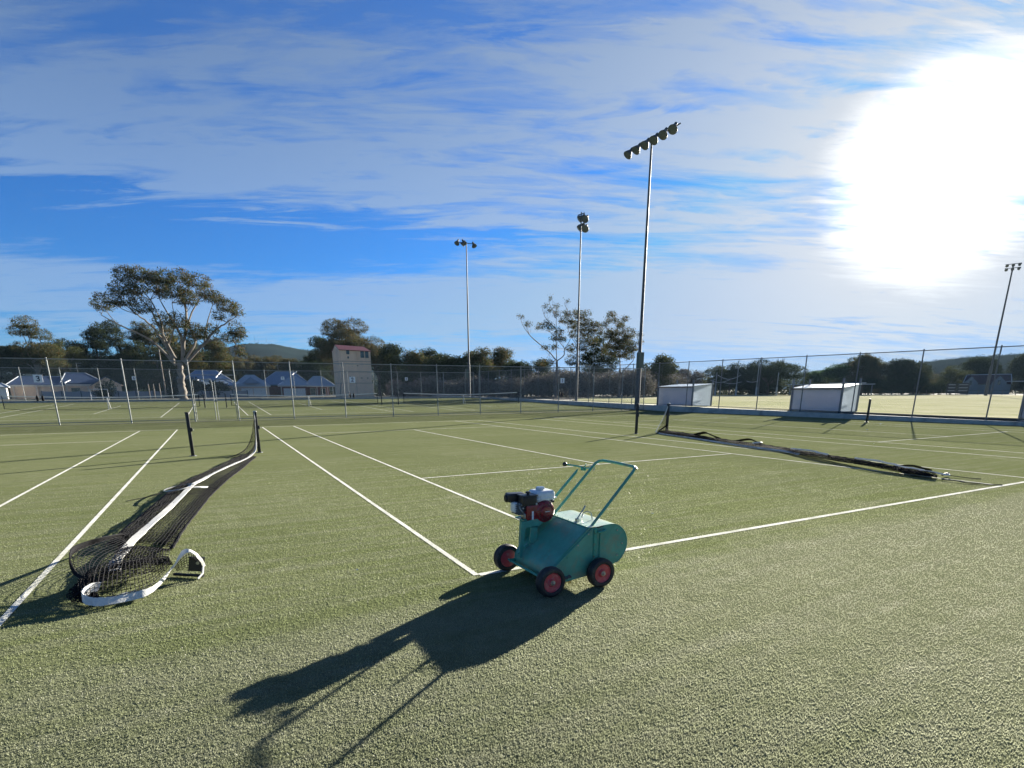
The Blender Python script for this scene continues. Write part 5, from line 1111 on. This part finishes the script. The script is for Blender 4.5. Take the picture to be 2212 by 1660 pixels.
# rough tree line along the right ridge
rg = random.Random(9); mb = MB(); 
hp = sorted([(-44.97, 23.67), (-38.95, 25.6), (-27.66, 26.79), (-15.05, 28.4), (1.31, 29.81), (17.2, 30.17), (40.71, 31.42), (90, 33)])
for k in range(900):
    u = rg.uniform(-45, 60); z = float(np.interp(u, [p[0] for p in hp], [p[1] for p in hp])); x, y = 639.09 + 0.402 * u, 277.23 - 0.916 * u
    p = Vector((x + rg.uniform(-5, 2), y, z + rg.gauss(0.2, 0.5) + 0.8 * math.sin(u * 0.9) * math.sin(u * 0.33))); d = 0.55
    mb.add([p + Vector((rg.uniform(-d, d), rg.uniform(-d, d), rg.uniform(-d, d))) for _ in range(4)], [(0, 1, 2, 3)])
for k in range(1400):
    u = rg.uniform(-60, 165); z = float(np.interp(u, [p[0] for p in HP], [p[1] for p in HP])); x, y = 59.71 + 0.998 * u, 893.75 - 0.068 * u
    p = Vector((x, y - rg.uniform(0, 6), z + rg.gauss(0.0, 0.7) + 0.9 * math.sin(u * 0.5) * math.sin(u * 0.23))); d = 0.8
    mb.add([p + Vector((rg.uniform(-d, d), rg.uniform(-d, d), rg.uniform(-d, d))) for _ in range(4)], [(0, 1, 2, 3)])
tag(mb.build('ridge_forest', M_hill), kind='stuff')

# ------------------------------------------------------------------ observation tower
def yawof(rtd): return math.atan2(rtd[1], rtd[0])
M_render = mat('tower_render', (0.80, 0.58, 0.40), 0.85, 0, 0.1, 0.8, 0.3, 15, dirt=(0.60, 0.46, 0.34), dscale=0.5, dlo=0.5, dhi=0.75)
M_maroon = mat('roof_maroon', (0.10, 0.018, 0.022), 0.5, 0, 0.2, 2)
M_glass = mat('window_glass', (0.02, 0.035, 0.04), 0.12, 0, 0.2, 1, spec=0.8)
tt = empty('scoring_tower', (16.55, 78.84, 0.72), yawof((0.976, -0.217)) + R(17), 'tall blank concrete tower with a maroon roof behind the back fence', 'tower')
# front face u from -1.72 to 2.8 ; left flank recedes back-left
wl, wr, dp = -1.72, 2.82, 3.6
MB().box(((wl + wr) / 2, dp / 2, 3.15), (wr - wl, dp, 6.9)).build('wall', M_render, tt)
MB().box((2.95, dp / 2, 1.0), (0.26, dp * 0.9, 2.0)).build('buttress', M_render, tt)
for zz in (2.04, 3.58, 5.05): MB().box(((wl + wr) / 2, dp / 2, zz), (wr - wl + 0.03, dp + 0.03, 0.05)).build('floor_band', mat('band_dark', (0.20, 0.17, 0.15), 0.85), tt)
for uu in (0.47,): MB().box((uu, -0.008, 0.9), (0.03, 0.02, 2.3)).build('drainpipe', M_galvd, tt)
rf = MB().add([(wl - 0.1, -0.18, 6.62), (wr + 0.1, -0.18, 6.52), (wr - 0.35, 1.9, 7.25), (wl + 0.0, 1.9, 7.38), (wl - 0.1, -0.18, 6.54), (wr + 0.1, -0.18, 6.44), (wr - 0.35, 1.9, 7.17), (wl, 1.9, 7.30)], [(0, 1, 2, 3), (7, 6, 5, 4), (0, 4, 5, 1), (1, 5, 6, 2), (2, 6, 7, 3), (3, 7, 4, 0)])
rf.add([(wl, 1.9, 7.38), (wr - 0.35, 1.9, 7.25), (wr + 0.1, dp + 0.15, 6.5), (wl - 0.1, dp + 0.15, 6.6), (wl, 1.9, 7.30), (wr - 0.35, 1.9, 7.17), (wr + 0.1, dp + 0.15, 6.42), (wl - 0.1, dp + 0.15, 6.52)], [(0, 1, 2, 3), (7, 6, 5, 4), (0, 4, 5, 1), (1, 5, 6, 2), (2, 6, 7, 3), (3, 7, 4, 0)])
fixn(rf.build('roof', M_maroon, tt))
MB().add([(wl + 0.005, 0, 6.5), (wl + 0.005, dp, 6.5), (wl + 0.005, 1.9, 7.3), (wl + 0.1, 0, 6.5), (wl + 0.1, dp, 6.5), (wl + 0.1, 1.9, 7.3)], [(0, 1, 2), (5, 4, 3), (0, 3, 4, 1), (1, 4, 5, 2), (2, 5, 3, 0)]).build('gable', M_render, tt)
for (x0, x1, z0, z1, nm) in ((-0.77, -0.24, 5.97, 6.62 - 0.05, 'window'), (1.28, 1.90, 5.52, 6.50, 'window'), (1.96, 2.56, 5.52, 6.50, 'window')):
    wf = MB().box(((x0 + x1) / 2, -0.01, (z0 + z1) / 2), (x1 - x0, 0.04, z1 - z0)).build(nm, M_render, tt)
    MB().box(((x0 + x1) / 2, -0.034, (z0 + z1) / 2), (x1 - x0 - 0.08, 0.01, z1 - z0 - 0.08)).build('pane', M_glass, wf)
MB().box((-0.49, -0.01, 5.57), (0.2, 0.04, 0.28)).build('hatch', M_glass, tt)
for zz in (6.32, 5.88, 5.44): MB().lathe((0.80, -0.02, zz), (0.3, -1, -0.2), [(0, 0.05), (0.1, 0.09), (0.2, 0.16)], 10).build('loudspeaker', M_render, tt, True)
MB().tube([(-1.74, 1.2, 0.2), (-1.76, 0.2, 2.0)], 0.04, 5).build('stay', M_galvd, tt)
for (u, z) in ((-0.4, 2.95), (1.3, 2.75), (2.2, 2.75), (0.8, 4.45)): MB().box((u, -0.006, z), (0.22, 0.015, 0.12)).build('vent', mat('vent_grey', (0.16, 0.14, 0.12), 0.8), tt)

# ------------------------------------------------------------------ houses
M_roofb = mat('roof_slate_blue', (0.17, 0.24, 0.33), 0.55, 0, 0.15, 1.5, 0.3, 6)
M_roofn = mat('roof_navy_tile', (0.035, 0.06, 0.12), 0.5, 0, 0.3, 2.5, 0.5, 8)
M_gab = mat('roof_grey_light', (0.38, 0.42, 0.45), 0.6, 0, 0.1, 1.5)
M_brickc = mat('wall_tan', (0.74, 0.56, 0.41), 0.9, 0, 0.15, 4, 0.2, 20)
M_brickr = mat('wall_red_brick', (0.22, 0.08, 0.055), 0.9, 0, 0.25, 5, 0.2, 20)
M_cream = mat('garage_cream', (0.78, 0.76, 0.70), 0.6, 0, 0.05, 2)
M_trim = mat('trim_cream', (0.66, 0.60, 0.52), 0.7, 0, 0.05, 2)
M_ridge = mat('ridge_flashing', (0.66, 0.70, 0.74), 0.5, 0.0, 0.05, 2)
def hip(parent, x0, x1, y0, y1, ze, zr, inset, m, name='roof', ov=0.35):
    x0 -= ov; x1 += ov; y0 -= ov; y1 += ov; ym = (y0 + y1) / 2; il, ir = inset
    vs = [(x0, y0, ze), (x1, y0, ze), (x1, y1, ze), (x0, y1, ze), (x0 + il, ym, zr), (x1 - ir, ym, zr)]
    vs += [(x0, y0, ze - 0.12), (x1, y0, ze - 0.12), (x1, y1, ze - 0.12), (x0, y1, ze - 0.12)]
    o = MB().add(vs, [(0, 1, 5, 4), (1, 2, 5), (2, 3, 4, 5), (3, 0, 4), (0, 6, 7, 1), (1, 7, 8, 2), (2, 8, 9, 3), (3, 9, 6, 0), (6, 9, 8, 7)]).build(name, m, parent); fixn(o)
    MB().tube([vs[4], vs[5]], 0.09, 5).build('ridge_cap', M_gab, o)
    for a, b in ((0, 4), (3, 4), (1, 5), (2, 5)): MB().tube([vs[a], vs[b]], 0.07, 5).build('hip_cap', M_gab, o)
    return o
def win(parent, u, z, w_, h_, y=0.0, m=M_glass):
    f = MB().box((u, y - 0.01, z), (w_, 0.08, h_)).build('window', M_trim, parent)
    MB().box((u, y - 0.055, z), (w_ - 0.16, 0.03, h_ - 0.16)).build('pane', m, f)
    MB().box((u, y - 0.08, z - h_ / 2 - 0.03), (w_ + 0.12, 0.12, 0.06)).build('sill', M_trim, f)
def garage(parent, u0, u1, h_, y):
    f = MB().box(((u0 + u1) / 2, y - 0.02, h_ / 2), (u1 - u0, 0.06, h_)).build('garage_door', M_cream, parent)
    for k in range(1, 4): MB().box(((u0 + u1) / 2, y - 0.055, h_ * k / 4), (u1 - u0, 0.012, 0.03)).build('panel_joint', M_trim, f)
# A: navy tiled house at left
hA = empty('house', (-24.43, 113.72, 0.2), yawof((0.982, 0.188)), 'long low tan house with a navy tiled roof at the far left', 'house')
MB().box((-2.9, 3.5, 1.25), (6.6, 7, 2.5)).build('wall', M_brickc, hA); MB().box((3.6, 3.9, 1.35), (6.4, 6.6, 2.7)).build('wall', M_brickc, hA)
hip(hA, -6.2, 0.6, 0, 7, 2.75, 4.1, (1.6, 0.2), M_roofn); hip(hA, 0.6, 6.3, 0.6, 7.6, 3.0, 4.75, (1.0, 2.6), M_roofn)
gw = MB().add([(4.6, -1.2, 2.75), (8.6, -1.2, 2.75), (6.6, -1.2, 3.95), (4.6, 2.5, 2.75), (8.6, 2.5, 2.75), (6.6, 2.5, 3.95)], [(0, 1, 2), (5, 4, 3), (0, 3, 4, 1)]).build('gable', M_brickc, hA)
gr = MB().add([(4.3, -1.5, 2.66), (6.6, -1.5, 4.12), (8.9, -1.5, 2.66), (4.3, 3.5, 2.66), (6.6, 3.5, 4.12), (8.9, 3.5, 2.66), (4.3, -1.5, 2.56), (6.6, -1.5, 4.0), (8.9, -1.5, 2.56), (4.3, 3.5, 2.56), (6.6, 3.5, 4.0), (8.9, 3.5, 2.56)], [(0, 1, 4, 3), (1, 2, 5, 4), (6, 9, 10, 7), (7, 10, 11, 8), (0, 6, 7, 1), (1, 7, 8, 2), (0, 3, 9, 6), (2, 8, 11, 5)]); fixn(gr.build('gable_roof', M_roofn, hA))
MB().box((6.6, 0.6, 1.37), (4.0, 3.6, 2.74)).build('wing_wall', M_brickc, hA)
win(hA, 5.8, 1.7, 0.9, 1.3, -1.2); win(hA, 7.4, 1.6, 1.0, 1.4, -1.2); MB().box((2.9, -0.1, 2.66), (4.6, 0.12, 0.28)).build('fascia', M_trim, hA); MB().box((-2.8, -0.36, 2.55), (6.9, 0.10, 0.26)).build('fascia', M_trim, hA)
for u in (-5.8, -2.9, 1.0, 3.9): MB().box((u, -0.3, 1.25), (0.16, 0.16, 2.5)).build('verandah_post', M_trim, hA)
MB().box((2.2, 0.56, 1.4), (1.2, 0.06, 1.6)).build('dark_opening', M_glass, hA)
MB().tube([(3.0, 3, 4.6), (3.0, 3, 6.4)], 0.03, 5).box((3.3, 3, 6.35), (0.9, 0.05, 0.05)).box((3.2, 3, 5.9), (0.7, 0.05, 0.05)).build('aerial', M_galv, hA)
MB().tube([(0.9, -0.3, 3.05), (1.7, 1.0, 3.5)], 0.07, 5).build('valley_flashing', M_ridge, hA)
sd = empty('garden_shed', (-31.0, 108.0, 0.3), yawof((0.982, 0.188)), 'pale sheet-metal shed at the left edge behind the back fence', 'shed')
MB().box((0, 1.5, 1.1), (2.2, 3, 2.2)).build('wall', M_cream, sd); hip(sd, -1.1, 1.1, 0, 3, 2.25, 2.8, (0.8, 0.8), M_gab)
# B: blue-roofed house beside the big gum
hB = empty('house', (-2.50, 120.86, 0.2), yawof((1.0, 0.005)), 'blue-roofed tan house right behind the spreading gum tree', 'house')
MB().box((0.0, 4.5, 1.3), (11.0, 9, 2.6)).build('wall', M_brickc, hB)
hip(hB, -5.0, 5.3, 0.5, 8.5, 2.85, 5.6, (3.6, 3.6), M_roofb)
hip(hB, -7.2, -2.4, -0.4, 5, 2.75, 4.3, (2.0, 2.0), M_roofb); hip(hB, -2.4, 4.8, -1.2, 4.2, 2.75, 3.75, (1.6, 1.6), M_roofb)
for (a, b) in (((1.7, 1.2, 4.2), (2.9, 3.6, 5.5)), ((-2.7, -1.5, 2.95), (-1.3, 0.6, 3.8))): MB().tube([a, b], 0.085, 6).build('ridge_flashing', M_ridge, hB)
gb = MB().add([(-0.8, -0.9, 3.3), (1.8, -0.9, 3.3), (0.5, -0.9, 4.15), (0.5, 1.6, 4.15)], [(0, 1, 2), (0, 2, 3), (1, 3, 2)]); fixn(gb.build('gablet', M_gab, hB))
win(hB, 3.1, 1.5, 1.0, 1.5); win(hB, 1.0, 1.6, 1.4, 1.2); MB().box((1.0, -1.5, 2.62), (8.0, 0.08, 0.22)).build('fascia', M_trim, hB)
for u in (2.35, 4.4): MB().box((u, -1.2, 1.25), (0.14, 0.14, 2.5)).build('verandah_post', M_trim, hB)
# C: double garage
hC = empty('house', (4.99, 113.66, 0.2), yawof((0.998, -0.058)), 'tan double garage with a hipped blue-grey roof, between two blue-roofed houses', 'garage')
MB().box((0.05, 3.2, 1.2), (6.0, 6.4, 2.4)).build('wall', M_brickc, hC); hip(hC, -2.9, 3.0, 0.0, 6.2, 2.55, 4.55, (2.4, 2.6), M_gab)
gb = MB().add([(-1.6, -0.5, 2.95), (1.7, -0.5, 2.95), (0.0, -0.3, 4.1), (0.0, 2.6, 4.3)], [(0, 1, 2), (0, 2, 3), (1, 3, 2)]); fixn(gb.build('gablet', M_roofb, hC))
garage(hC, -1.85, 0.15, 2.1, 0.0); garage(hC, 0.28, 2.45, 2.1, 0.0); MB().box((0.05, -0.38, 2.42), (6.6, 0.08, 0.2)).build('fascia', M_trim, hC)
MB().tube([(-2.7, -0.5, 2.75), (-2.1, 0.4, 3.2)], 0.12, 6).build('ridge_flashing', M_ridge, hC)
# D: red brick house
hD = empty('house', (14.37, 117.78, 0.2), yawof((0.991, -0.132)), 'red brick house with a large blue roof, left of the tower', 'house')
MB().box((-0.2, 4.5, 1.25), (11.6, 9, 2.5)).build('wall', M_brickr, hD)
hip(hD, -7.6, 1.8, 0.6, 8.6, 2.85, 5.45, (3.4, 3.2), M_roofb); hip(hD, -3.9, 1.6, -2.0, 4.0, 2.65, 4.45, (2.6, 2.6), M_gab); hip(hD, 0.9, 6.6, -0.6, 5.6, 2.55, 4.5, (2.2, 2.6), M_gab)
MB().box((-1.2, -0.7, 1.2), (4.8, 2.4, 2.4)).build('garage_wall', M_brickr, hD); garage(hD, -3.2, 0.9, 2.05, -1.92)
for (a, b) in (((-1.4, 1.2, 4.75), (-0.4, 3.4, 5.45)), ((-4.1, -2.2, 2.75), (-3.2, -1.2, 3.25))): MB().tube([a, b], 0.085, 6).build('ridge_flashing', M_ridge, hD)
for u in (3.2, 5.3, 6.3): MB().box((u, -0.8, 1.2), (0.15, 0.15, 2.4)).build('verandah_post', M_trim, hD)
for u in (-3.6,): MB().box((u, -2.2, 1.2), (0.15, 0.15, 2.4)).build('verandah_post', M_trim, hD)
MB().box((-1.2, -2.36, 2.50), (6.0, 0.08, 0.2)).build('fascia', M_trim, hD); MB().box((3.9, -0.98, 2.42), (6.2, 0.08, 0.2)).build('fascia', M_trim, hD)
win(hD, 2.4, 1.4, 1.1, 1.4); win(hD, 4.4, 1.4, 1.1, 1.4)
MB().tube([(-4.0, 4, 5.3), (-4.0, 4, 6.9)], 0.03, 5).box((-4.0, 4, 6.6), (1.0, 0.05, 0.05)).build('aerial', M_galv, hD)
# grey sheet fence with scalloped panels
pf = empty('panel_fence', (-12.5, 105.34, 0.35), yawof((0.995, 0.097)), 'grey sheet metal fence with scalloped tops in front of the houses', 'fence')
M_panel = mat('panel_grey', (0.30, 0.31, 0.33), 0.6, 0.1, 0.1, 1)
mb0 = MB(); top = [(0.06 + 2.28 * k / 12, 1.42 + 0.14 * (1 - math.sin(math.pi * k / 12)) ** 2) for k in range(13)]
mb0.prism([(0.06, 0)] + top + [(2.34, 0)], -0.015, 0.015); p0 = fixn(mb0.build('panel', M_panel, pf)); p0.location = (-12.4, 0, 0)
q0 = MB().box((0, 0, 0.78), (0.11, 0.08, 1.56)).build('post', mat('post_dark', (0.03, 0.04, 0.05), 0.5), pf); q0.location = (-12.4, 0, 0)
for k in range(1, 12): instance(pf, p0, 'panel', (-12.4 + 2.4 * k, 0, 0))
for k in range(1, 13): instance(pf, q0, 'post', (-12.4 + 2.4 * k, 0, 0))
# things before it
bsh = [(-16.5, 101.5, 3.0, 3.4, 'dark bush against the wall of the navy-roofed house'), (-8.0, 107.5, 4.4, 3.2, 'olive bush leaning over the grey panel fence, left one'), (-5.0, 108.0, 4.0, 2.8, 'olive bush over the grey panel fence, right one'), (-1.2, 108.5, 3.6, 2.4, 'tan leafy shrub behind the grey fence right of the gum trunk')]
for i, (x, y, wd, h, lb) in enumerate(bsh): gtree('bush' if i == 0 else 'mixed', x, y, wd, h, lb, None, 0.4, 500 + i)
gf = empty('practice_goal', (-12.52, 69.09, 0.75), yawof((0.990, 0.144)), 'small white frame with two rails behind the back fence', 'frame')
for u in (-0.78, 0.74): MB().tube([(u, 0, 0), (u, 0, 1.22)], 0.022, 6).build('upright', M_sign, gf)
for z in (1.2, 0.38): MB().tube([(-0.78, 0, z), (0.74, 0, z)], 0.026, 6).build('rail', M_sign, gf)
up_ = empty('utility_pole', (-8.45, 100.7, 0.5), 0, 'thin dark utility pole left of the spreading gum trunk', 'pole')
MB().tube([(0, 0, -0.3), (0, 0, 7.6)], [0.13, 0.09], 8).build('shaft', M_bark, up_); MB().box((0, 0, 7.1), (1.2, 0.1, 0.1)).build('crossarm', M_barkd, up_)
for k, (x, y, h) in enumerate(((-8.3, 88.5, 2.3), (-9.6, 88.4, 2.2), (-9.0, 88.4, 2.2))):
    t = empty('timber_post', (x, y, 0.5), 0, ('right', 'left', 'middle')[k] + ' pale timber post in front of the grey panel fence', 'post', 'pale posts before the grey fence'); MB().tube([(0, 0, -0.2), (0, 0, h)], 0.07, 6).build('shaft', M_bark, t); MB().lathe((0, 0, h), (0, 0, 1), [(0, 0.075), (0.03, 0.05)], 6).build('cap', M_galvd, t)

# ------------------------------------------------------------------ oval side: dugouts, goals, buildings
M_poly = mat('dugout_sheet', (0.60, 0.58, 0.62), 0.55, 0, 0.05, 1.5, trans=0.10, dirt=(0.50, 0.51, 0.56), dscale=1.2)
M_polyp = mat('dugout_sheet_side', (0.58, 0.63, 0.68), 0.5, 0, 0.06, 1.5, trans=0.45)
M_dsteel = mat('dugout_steel', (0.11, 0.13, 0.16), 0.5, 0.3, 0.1, 3)
M_droof = mat('dugout_roof', (0.62, 0.66, 0.68), 0.25, 0.35, 0.05, 3)
def dugout(y0, y1, depth, zt0, zt1, label, mw_, extra=True):
    x0 = 29.35; zb = hz_(29.5, (y0 + y1) / 2) - 0.02
    t = empty('dugout', (x0, (y0 + y1) / 2, zb), 0, label, 'shelter'); h0, h1 = zt0 - zb, zt1 - zb; L = (y1 - y0) / 2
    MB().box((0, 0, h0 / 2), (0.03, 2 * L, h0)).build('back_wall', mw_, t)
    for s_ in (-1, 1):
        o = MB().add([(0.02, s_ * L, 0), (depth, s_ * L, 0), (depth, s_ * L, h1), (0.02, s_ * L, h0), (0.02, s_ * (L - 0.02), 0), (depth, s_ * (L - 0.02), 0), (depth, s_ * (L - 0.02), h1), (0.02, s_ * (L - 0.02), h0)], [(0, 1, 2, 3), (7, 6, 5, 4), (0, 4, 5, 1), (1, 5, 6, 2), (2, 6, 7, 3), (3, 7, 4, 0)]).build('end_wall', M_polyp, t); fixn(o)
    n_ = 4
    for k in range(n_):
        a, b = -L - 0.08 + (2 * L + 0.16) * k / n_ + 0.004, -L - 0.08 + (2 * L + 0.16) * (k + 1) / n_ - 0.004
        MB().add([(-0.08, a, h0 + 0.02), (-0.08, b, h0 + 0.02), (depth + 0.1, b, h1 + 0.03), (depth + 0.1, a, h1 + 0.03), (-0.08, a, h0 + 0.045), (-0.08, b, h0 + 0.045), (depth + 0.1, b, h1 + 0.055), (depth + 0.1, a, h1 + 0.055)], [(3, 2, 1, 0), (4, 5, 6, 7), (0, 1, 5, 4), (1, 2, 6, 5), (2, 3, 7, 6), (3, 0, 4, 7)]).build('roof_sheet', M_droof, t)
    MB().box((-0.09, 0, h0 - 0.02), (0.03, 2 * L + 0.16, 0.06)).build('gutter', mat('gutter_brown', (0.07, 0.035, 0.035), 0.6), t)
    for (x, y) in ((-0.05, -L - 0.03), (-0.05, L + 0.03), (depth, -L - 0.03), (depth, L + 0.03)):
        MB().box((x, y, (h1 + 0.35) / 2), (0.09, 0.09, h1 + 0.35)).build('upright', M_dsteel, t)
    MB().box((depth * 0.45, 0, 0.42), (0.35, 2 * L - 0.2, 0.05)).build('bench', M_barkd, t)
dugout(26.05, 29.6, 1.9, 1.78, 1.95, 'mesh-sided steel dugout behind the fence, just right of the tallest pole', M_poly)
dugout(15.07, 18.05, 1.5, 1.60, 1.80, 'closed lilac-grey steel dugout with a bright roof behind the kerb', M_poly)
dugout(3.9, 7.05, 1.5, 1.48, 1.7, 'dugout cut off by the right edge of the view', M_poly)
def gp(u, h, label):
    x, y = 90.85 + 0.618 * u, 68.84 - 0.786 * u
    t = empty('goal_post', (x, y, 0.42), 0, label, 'goal post', 'football goal posts')
    MB().tube([(0, 0, -0.1), (0, 0, h)], [0.085, 0.05], 8).build('shaft', M_gp, t); MB().tube([(0, 0, 0), (0, 0, 1.6)], 0.16, 10).build('padding', M_gp, t)
M_gp = mat('goal_white', (0.34, 0.36, 0.36), 0.5)
gp(-7.9, 4.4, 'short white goal post, leftmost of the four'); gp(-4.12, 6.6, 'tall white goal post, left of the tall pair'); gp(-0.55, 6.6, 'tall white goal post, right of the tall pair'); gp(2.93, 4.2, 'short white goal post, rightmost of the four')
cn = empty('ball_net_cable', (90.85, 70.5, 0.42), 0, 'sagging white cables strung behind the goal posts', 'cable')
for k, (ua, ub, z0, sag) in enumerate(((-7.8, -4.2, 3.0, 0.5), (-5.5, -2.0, 2.6, 0.35), (-6.5, -2.2, 3.9, 0.8), (-1.2, 0.9, 2.75, 0.25))):
    MB().tube([((0.618 * (ua + (ub - ua) * q / 10)), -0.786 * (ua + (ub - ua) * q / 10), z0 - sag * math.sin(math.pi * q / 10)) for q in range(11)], 0.03, 4).build('cable', M_sign, cn)
pv = empty('pavilion', (94.99, 57.86, 0.42), yawof((0.539, -0.842)), 'low grey open-sided pavilion behind the bright-roofed dugout', 'pavilion')
MB().box((0, 3, 1.95), (13.4, 6, 0.10)).box((2.6, 2.0, 2.15), (5.6, 4, 0.10)).build('roof', M_gab, pv); MB().box((-0.4, 3.5, 0.9), (11.0, 3, 1.8)).build('wall', M_barkd, pv)
for k in range(6): MB().box((-6.2 + 2.5 * k, 0.2, 0.97), (0.14, 0.14, 1.94)).build('post', M_dsteel, pv)
M_stone = mat('church_stone', (0.14, 0.15, 0.16), 0.9, 0, 0.1, 0.6)
ch = empty('church_tower', (243.0, 178.5, 0.5), yawof((0.6, -0.8)), 'far square church tower with two thin pinnacles above the trees', 'tower')
MB().box((0, 0, 6.4), (3.1, 3.1, 12.8)).build('shaft', M_stone, ch)
for (u, v) in ((-1.35, -1.35), (0.75, -1.35), (1.35, 1.35), (-1.35, 1.35)): MB().box((u, v, 13.2), (0.5, 0.5, 1.0)).lathe((u, v, 13.7), (0, 0, 1), [(0, 0.28), (1.9, 0.03)], 6).build('pinnacle', M_stone, ch)
MB().box((0, 0, 12.9), (3.4, 3.4, 0.3)).build('parapet', M_stone, ch); MB().box((0, -1.56, 10.6), (0.7, 0.06, 2.0)).build('belfry_opening', M_glass, ch)
hE = empty('house', (132.8, 49.61, 0.42), yawof((0.371, -0.929)), 'house with two white gables and a dark red roof across the oval', 'house')
M_wgab = mat('gable_white', (0.20, 0.22, 0.22), 0.8); M_rred = mat('roof_dark_red', (0.05, 0.022, 0.022), 0.7)
MB().box((-1.0, 3, 0.9), (7.4, 5, 1.9)).build('wall', M_wgab, hE); hip(hE, -4.2, 2.4, 0.6, 6, 2.0, 3.75, (0.3, 0.3), M_rred)
for u in (-3.35, 0.9):
    MB().prism([(u - 1.1, 0), (u + 1.1, 0), (u + 1.1, 2.2), (u, 3.4), (u - 1.1, 2.2)], 0.0, 0.3).build('gable', M_wgab, hE)
    MB().box((u, -0.02, 2.2), (0.4, 0.05, 0.8)).build('window', M_glass, hE)
MB().box((3.9, 2, 2.4), (4.0, 4, 0.12)).build('verandah_roof', M_gab, hE)
sb = empty('scoreboard', (112.46, 46.39, 0.42), yawof((0.404, -0.915)), 'wide black scoreboard with pale strips at the oval edge', 'scoreboard')
for (a, b) in ((-1.42, -0.12), (-0.05, 1.62)):
    f = MB().box(((a + b) / 2, 0, 1.15), (b - a, 0.12, 1.75)).build('panel', M_black, sb)
    for z in (1.75, 1.25, 0.75): MB().box(((a + b) / 2 + 0.05, -0.07, z), ((b - a) * 0.72, 0.02, 0.10)).build('strip', M_gp, f)
for u in (-1.3, 0.0, 1.5): MB().box((u, 0.1, 0.5), (0.12, 0.12, 1.0)).build('leg', M_dsteel, sb)
# low boundary fence round the far side of the oval
bf = empty('boundary_fence', (0, 0, 0), 0, 'low white rail fence along the far edge of the oval', 'fence')
bp = [(64.5, 79.5), (80, 86.5), (93, 87), (106, 79), (115, 69.5), (118.5, 58), (117, 46), (115, 30)]
src = MB().box((0, 0, 0.45), (0.08, 0.08, 0.9)).build('post', M_bark, bf); src.location = (64.5, 79.5, 0.4)
tot = smooth_path([(x, y, 0.4) for x, y in bp], 60)
for p in tot[1:]: instance(bf, src, 'post', tuple(p))
MB().tube([(p.x, p.y, 1.22) for p in tot], 0.035, 4).build('rail', M_barkd, bf)

# small litter on the turf
for i, (x, y) in enumerate(((1.52, -0.62), (0.37, 4.2), (3.0, 1.1), (-0.9, 0.6), (15.0, 5.1), (20.6, 8.5), (24.6, 10.2))):
    p = [(rnd.uniform(-1, 1) * 0.016, rnd.uniform(-1, 1) * 0.016, 0.004 + rnd.random() * 0.014) for _ in range(5)]
    o = MB().add(p, [(0, 1, 2), (0, 2, 3), (0, 3, 4)]).build('dry_leaf', M_sign); o.location = (x, y, 0.01); o.scale = (1 + x * 0.08,) * 3
    tag(o, 'tiny pale dry leaf lying on the turf, ' + ('just right of the brushing machine', 'inside the near court behind the machine', 'between the machine and the right net', 'left of the machine near the sideline', 'between the two lines beyond the right net', 'near the right net post', 'beside the post near the kerb')[i], 'leaf', 'small pale leaves on the turf')

# ------------------------------------------------------------------ air
hm = bpy.data.materials.new('haze_air'); hm.use_nodes = True; ht = hm.node_tree; ht.nodes.clear()
hv = ht.nodes.new('ShaderNodeVolumePrincipled'); hv.inputs['Color'].default_value = (0.52, 0.76, 1.0, 1); hv.inputs['Density'].default_value = 0.00006; hv.inputs['Anisotropy'].default_value = 0.1
ho = ht.nodes.new('ShaderNodeOutputMaterial'); ht.links.new(hv.outputs[0], ho.inputs['Volume'])
hb = MB().box((0, 0, 0), (6200, 6200, 92)).build('haze', hm); hb.location = (0, 0, 44.0); tag(hb, kind='stuff')
